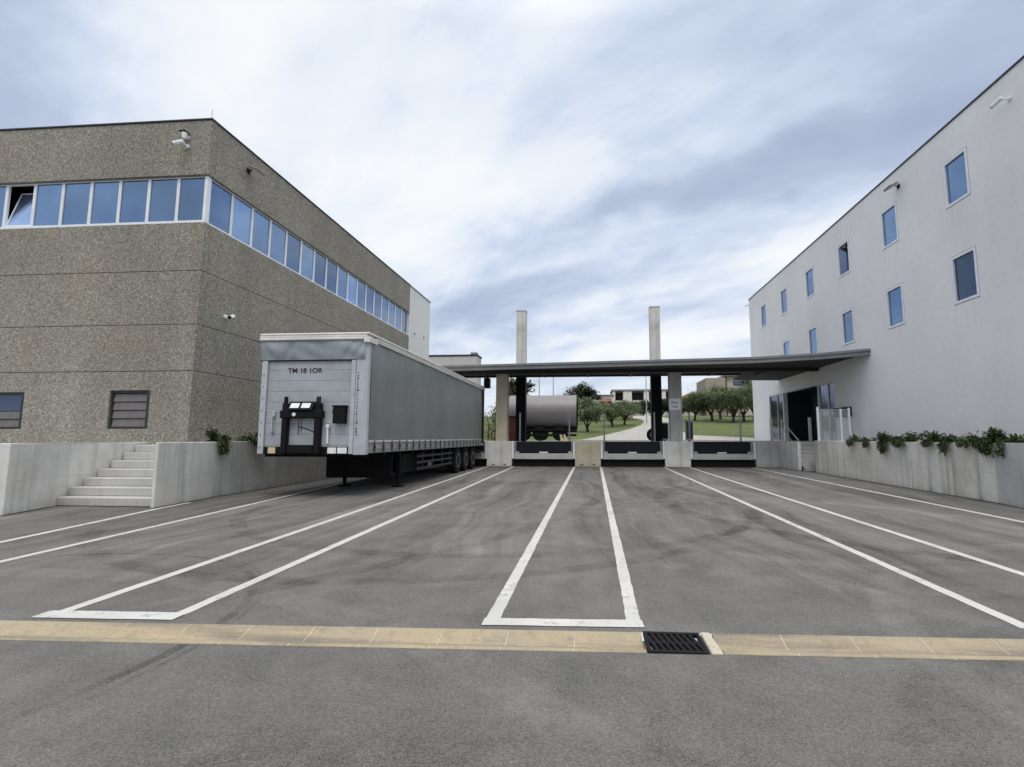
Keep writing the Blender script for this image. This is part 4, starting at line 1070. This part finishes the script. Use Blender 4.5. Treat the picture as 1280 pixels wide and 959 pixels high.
for i, (x, y, h, r, th, lab) in enumerate([
    (-.40,46.0,2.75,1.2,.65,'low olive tree just right of the tanker'),
    (2.15,53.9,2.5,1.2,.65,'olive tree with forked trunk nearest the grass edge of the road'),
    (3.60,57.2,2.55,1.4,.75,'olive tree farthest right on the grass patch before the road bend'),
    (.95,68.0,2.4,1.6,.7,'olive tree further back between the two forked olives'),
    (4.6,70.5,2.5,1.9,.7,'pale rounded olive tree at the back near the road bend'),
    (-2.6,60.0,3.3,1.6,1.0,'olive tree half hidden by the right end of the tanker')]):
    tree('olive_tree', lab, 'tree', x, y, h, r, th, OL, 2600, .22, 40+i, GO)
for i, (x, y, h, r, th, lab, ln) in enumerate([
    (13.2,66.5,3.5,2.1,1.2,'olive with a leaning trunk, leftmost right of the notice column',.5),
    (15.3,66.0,4.1,2.0,1.2,'spreading olive tree below the left part of the beige stone building',-.3),
    (16.9,62.2,3.8,2.2,1.2,'dark olive tree nearest in the right hand grove',.2),
    (18.7,63.9,4.2,2.2,1.3,'tall olive tree in the right hand grove by the white building corner',.1),
    (20.6,66.0,4.7,2.1,1.3,'olive tree at the right end of the grove, partly behind the white building',0),
    (17.6,71.0,4.4,2.2,1.2,'olive tree at the back of the right hand grove',0)]):
    tree('olive_tree', lab, 'tree', x, y, h, r, th, OL if i % 3 == 1 else M['deep_olive'], 3600, .24, 60+i, GO, lean=ln)
GB = 'dark trees along the far edge of the grass'
for i, (x, y, h, r, lab) in enumerate([
    (-2.2,98,6.6,2.2,'tall dark tree showing just above the right end of the tanker'),
    (-.5,97,5.6,1.9,'tawny dark tree left of the pink house'),
    (5.2,94,2.3,2.0,'low dark tree in front of the pink house'),
    (9.2,93,2.7,2.2,'dark tree in front of the long cream building'),
    (12.6,92,3.0,2.3,'dark tree beside the right tower, below the long cream building'),
    (15.6,92,2.8,2.3,'dark tree between the right tower and the notice column'),
    (18.6,93,3.4,2.2,'dark tree beside the orange roofed house'),
    (26.5,84,7.0,2.3,'dark tall tree in front of the beige stone building'),
    (22.5,82,4.4,2.4,'dark wide tree at the foot of the beige stone building'),
    (-9.0,60,5.2,1.8,'dark tree behind the gap between trailer and left column')]):
    tree('broadleaf_tree', lab, 'tree', x, y, h, r, h*.22, M['dark_leaf'], 3000, .42, 90+i, GB, nclump=30)
for i, (x, y, h) in enumerate([(-6.75,34.3,2.6),(-7.35,34.6,2.3),(-6.25,34.8,2.1)]):
    pass
hd = empty('shrub', (-6.9,35.2,1.25), 'dark shrub between the trailer rear and the left canopy column', 'shrub')
rnd = random.Random(8); st_ = MB(); fo = MB()
for k in range(16):
    p = Vector((-6.9+rnd.gauss(0,.35),35.2+rnd.gauss(0,.2),1.25)); e = p + Vector((rnd.gauss(0,.25),rnd.gauss(0,.2),rnd.uniform(1.2,2.9)))
    st_.tube([p,(p+e)/2+Vector((.05,0,0)),e], .03, 5, .008)
    for q in range(45):
        c = p.lerp(e, rnd.uniform(.1,1.05)) + Vector((rnd.gauss(0,.14),rnd.gauss(0,.14),rnd.gauss(0,.1)))
        leaf(fo.bm, c, Vector((rnd.gauss(0,1),rnd.gauss(0,1),rnd.gauss(0,.6))), rnd.uniform(.1,.2), rnd.uniform(.04,.08))
st_.build('stem', M['trunk'], hd); fo.build('foliage', M['dark_leaf'], hd, normals=False)

# far-off wood that closes the view between the houses
rnd = random.Random(77); fo = MB()
for k in range(150):
    cx = rnd.uniform(-45, 75); cy = rnd.uniform(150, 168); top = 10.6 + 1.5*math.sin(cx*.21) + .9*math.sin(cx*.63+1) + rnd.uniform(-.6,.6)
    r = rnd.uniform(1.2,2.2)
    for q in range(75):
        p = Vector((cx+rnd.gauss(0,r*.6), cy+rnd.gauss(0,r*.6), top-1.6-abs(rnd.gauss(0,1.0))*1.5+rnd.uniform(0,1.6)))
        leaf(fo.bm, p, Vector((rnd.gauss(0,1),rnd.gauss(0,1),rnd.gauss(.1,.7))), rnd.uniform(.6,1.2), rnd.uniform(.3,.6), 0)
o = fo.build('distant_wood', M['deep_olive'], normals=False); o['kind'] = 'stuff'
# far houses
def house(name, loc, lab): return empty(name, loc, lab, 'building')
cb = house('cream_building', (9.5,124,6), 'long flat roofed cream building with dark balconies beyond the olive trees')
MB().box(4.9,19.6,120.9,128,4,12.45,.05).build('wall', M['cream'], cb)
MB().box(4.6,19.9,119.4,128.2,12.46,12.85,.03).build('roof', M['roof_grey'], cb)
mb = MB()
for (a, c) in ((4.9,5.5),(7.4,9.4),(12.2,13.4),(16.4,17.3)): mb.box(a,c,119.6,120.89,6,12.45,.03)
mb.build('pier_panel', M['white_render'], cb)
for (a, c) in ((5.6,7.3),(9.5,12.1),(13.5,16.3),(17.4,19.4)):
    o = MB().box(a,c,120.80,120.89,10.0,12.2).build('loggia', M['interior'], cb)
    MB().box(a,c,119.6,119.75,9.4,10.2,.02).build('parapet', M['white_render'], o)
ph = house('pink_house', (3,111,6), 'small pink and white house with red awnings beyond the olives')
MB().box(1.0,4.7,110,116,5,10.6,.04).build('wall', M['white_render'], ph)
MB().box(1.9,4.2,109.86,109.99,6,9.2,.02).build('front_panel', M['pink'], ph)
MB().box(.8,4.9,109.6,116.2,10.61,10.8,.03).build('roof', M['roof_grey'], ph)
for (a, c) in ((1.6,2.9),(3.1,4.3)):
    w = MB().box(a+.2,c-.2,109.78,109.85,8.9,9.9).build('window', M['interior'], ph)
    mb = MB(); mb.prism_x([(109.85,9.95),(109.85,9.85),(109.0,9.25),(109.0,9.33)], a, c); mb.build('awning', M['red_awning'], w)
oh = house('orange_roof_house', (20.5,112,6), 'small house with an orange tiled roof right of the notice column')
MB().box(18.8,22.6,110,116,5,9.9,.04).build('wall', M['cream'], oh)
mb = MB(); mb.prism_y([(18.5,9.905),(22.9,9.905),(20.7,11.0)], 109.7, 116.3); mb.build('roof', M['orange_roof'], oh)
for a in (19.4,21.2): MB().box(a,a+.8,109.9,109.99,8.4,9.5).build('window', M['interior'], oh)
sb = house('stone_building', (26,93,6), 'tall beige stone building with a strip window behind the right olive grove')
MB().box(20.0,23.4,90,98,4,11.95,.05).build('wall', M['stone_far'], sb)
MB().box(23.75,33,91,98,4,12.25,.05).build('wing', M['cream'], sb)
MB().box(23.41,23.74,90.5,98,4,12.1).build('dark_joint', M['dark_soffit'], sb)
MB().box(23.2,33.2,90.4,98.2,12.26,12.55,.03).build('roof', M['roof_grey'], sb)
f = MB().box(25.0,27.8,90.90,90.99,10.7,11.45).build('window', M['dark_frame'], sb)
MB().box(25.1,27.7,90.87,90.898,10.8,11.35).build('pane', M['glass_dark'], f)
for (x, lab) in ((-6.3,'thin lamp mast behind the tanker, left one'),(-4.6,'thin lamp mast behind the tanker, right one'),(6.4,'thin pale mast left of the right tower')):
    p = empty('mast', (x,60,hz(60)), lab, 'mast', 'thin masts behind the dock')
    MB().tube([(x,60,hz(60)),(x,60,9.6)], .07, 8, .05).build('pole', M['galv'], p)
    MB().box(x-.5,x+.06,59.9,60.1,9.6,9.7,.01).build('arm', M['galv'], p)

# ------------------------------------------------------------------ sky, sun, camera
w = bpy.data.worlds.new('World'); scene.world = w; w.use_nodes = True
t = NT(w.node_tree)
SUN_EL, SUN_AZ = 60.0, 168.0          # azimuth clockwise from +Y
g = t.n('ShaderNodeTexCoord').outputs['Generated']
sky = t.n('ShaderNodeTexSky', sky_type='NISHITA', sun_disc=False, sun_elevation=R(SUN_EL), sun_rotation=R(SUN_AZ), air_density=1.0, dust_density=1.5, ozone_density=1.0)
s3 = t.n('ShaderNodeSeparateXYZ', {0: g}); zz = t.m('ADD', t.m('MAXIMUM', s3.outputs[2], 0.0), .16)
px = t.m('DIVIDE', s3.outputs[0], zz); py = t.m('DIVIDE', s3.outputs[1], zz)
pv = t.n('ShaderNodeCombineXYZ', {0: px, 1: py, 2: 0.0}).outputs[0]
n1 = t.noise(t.vec(t.vec(pv, rot=(0,0,R(24))), (.55,1.25,1), (5.3,2.2,0)), 1.0, 6, .5, .5)
n2 = t.noise(t.vec(t.vec(pv, rot=(0,0,R(52))), (.9,2.0,1), (1.7,8.1,0)), 1.0, 6, .55, .4)
cl = t.m('ADD', t.m('MULTIPLY', n1, .58), t.m('MULTIPLY', n2, .42))
CLOUD_BLOBS = []
wp = t.n('ShaderNodeCombineXYZ', {0: t.m('ADD', px, t.mr(t.noise(pv, 1.6, 4), .3, .7, -.16, .16)), 1: t.m('ADD', py, t.mr(t.noise(t.vec(pv, (1,1,1), (4,4,0)), 1.6, 4), .3, .7, -.16, .16)), 2: 0.0}).outputs[0]
sx = t.n('ShaderNodeSeparateXYZ', {0: wp}); ax_, ay_ = sx.outputs[0], sx.outputs[1]
for (cx, cy, ang, a, b_, amp) in ((.22,1.45,-26,.80,.15,-.15),(-1.2,.85,60,.50,.26,-.13),(-.45,1.2,115,.60,.30,.12),(.70,1.85,-30,.8,.14,.12),
                                  (-.45,2.3,-10,.5,.25,-.07),(.80,.95,-20,.5,.2,-.02),(.0,2.9,0,1.2,.3,.06)):
    ca, sa = math.cos(R(ang)), math.sin(R(ang))
    dx = t.m('SUBTRACT', ax_, cx); dy = t.m('SUBTRACT', ay_, cy)
    u = t.m('DIVIDE', t.m('ADD', t.m('MULTIPLY', dx, ca), t.m('MULTIPLY', dy, sa)), a)
    v = t.m('DIVIDE', t.m('SUBTRACT', t.m('MULTIPLY', dy, ca), t.m('MULTIPLY', dx, sa)), b_)
    e = t.m('POWER', 2.718, t.m('MULTIPLY', t.m('ADD', t.m('MULTIPLY', u, u), t.m('MULTIPLY', v, v)), -1.0))
    cl = t.m('ADD', cl, t.m('MULTIPLY', e, amp))
det = t.noise(t.vec(t.vec(pv, rot=(0,0,R(30))), (2.8,4.2,1), (9.7,1.1,0)), 1.0, 6, .6, .3)
cl = t.m('ADD', cl, t.mr(det, .3, .7, -.03, .03))
cl = t.m('ADD', t.m('MULTIPLY', t.m('SUBTRACT', cl, .50), 1.35), .525)
cc = t.ramp(cl, [(.18,(.38,.45,.60)),(.36,(.48,.56,.725)),(.47,(.635,.72,.88)),(.57,(.82,.885,.97)),(.72,(.97,.985,1.0))])
cc = t.mix(t.mr(s3.outputs[2], .0, .17, .75, 0), cc, (.80,.86,.93))
cc = t.mix(1.0, cc, (8.8,8.8,8.8), 'MULTIPLY')
cc = t.mix(1.0, cc, t.mix(t.mr(s3.outputs[2], .66, 1.0), (1,1,1), (3.9,3.35,2.65)), 'MULTIPLY')
cc = t.mix(.93, sky.outputs[0], cc)
bg = t.n('ShaderNodeBackground', {'Color': cc, 'Strength': .1})
t.n('ShaderNodeOutputWorld', {'Surface': bg.outputs[0]})

sl = bpy.data.lights.new('sun', 'SUN'); sl.energy = 1.1; sl.angle = R(20); sl.color = (1.0,.94,.85)
so = bpy.data.objects.new('sun', sl); col.objects.link(so)
d = Vector((math.sin(R(SUN_AZ))*math.cos(R(SUN_EL)), math.cos(R(SUN_AZ))*math.cos(R(SUN_EL)), math.sin(R(SUN_EL))))
so.rotation_euler = (-d).to_track_quat('-Z', 'Y').to_euler(); so.location = (0,0,30)

cam = bpy.data.cameras.new('camera'); co = bpy.data.objects.new('camera', cam); col.objects.link(co)
cam.sensor_width = 36; cam.lens = 36*630/1280; cam.shift_x = -50/1280
cam.clip_start = .1; cam.clip_end = 1500
co.location = (0,0,1.45)
co.rotation_euler = (R(90+6.16), 0, R(4.538))
scene.camera = co
scene.view_settings.view_transform = 'Standard'; scene.view_settings.look = 'None'
scene.view_settings.exposure = 0.22; scene.view_settings.gamma = 1.0
scene.cycles.use_denoising = True
scene.cycles.max_bounces = 6
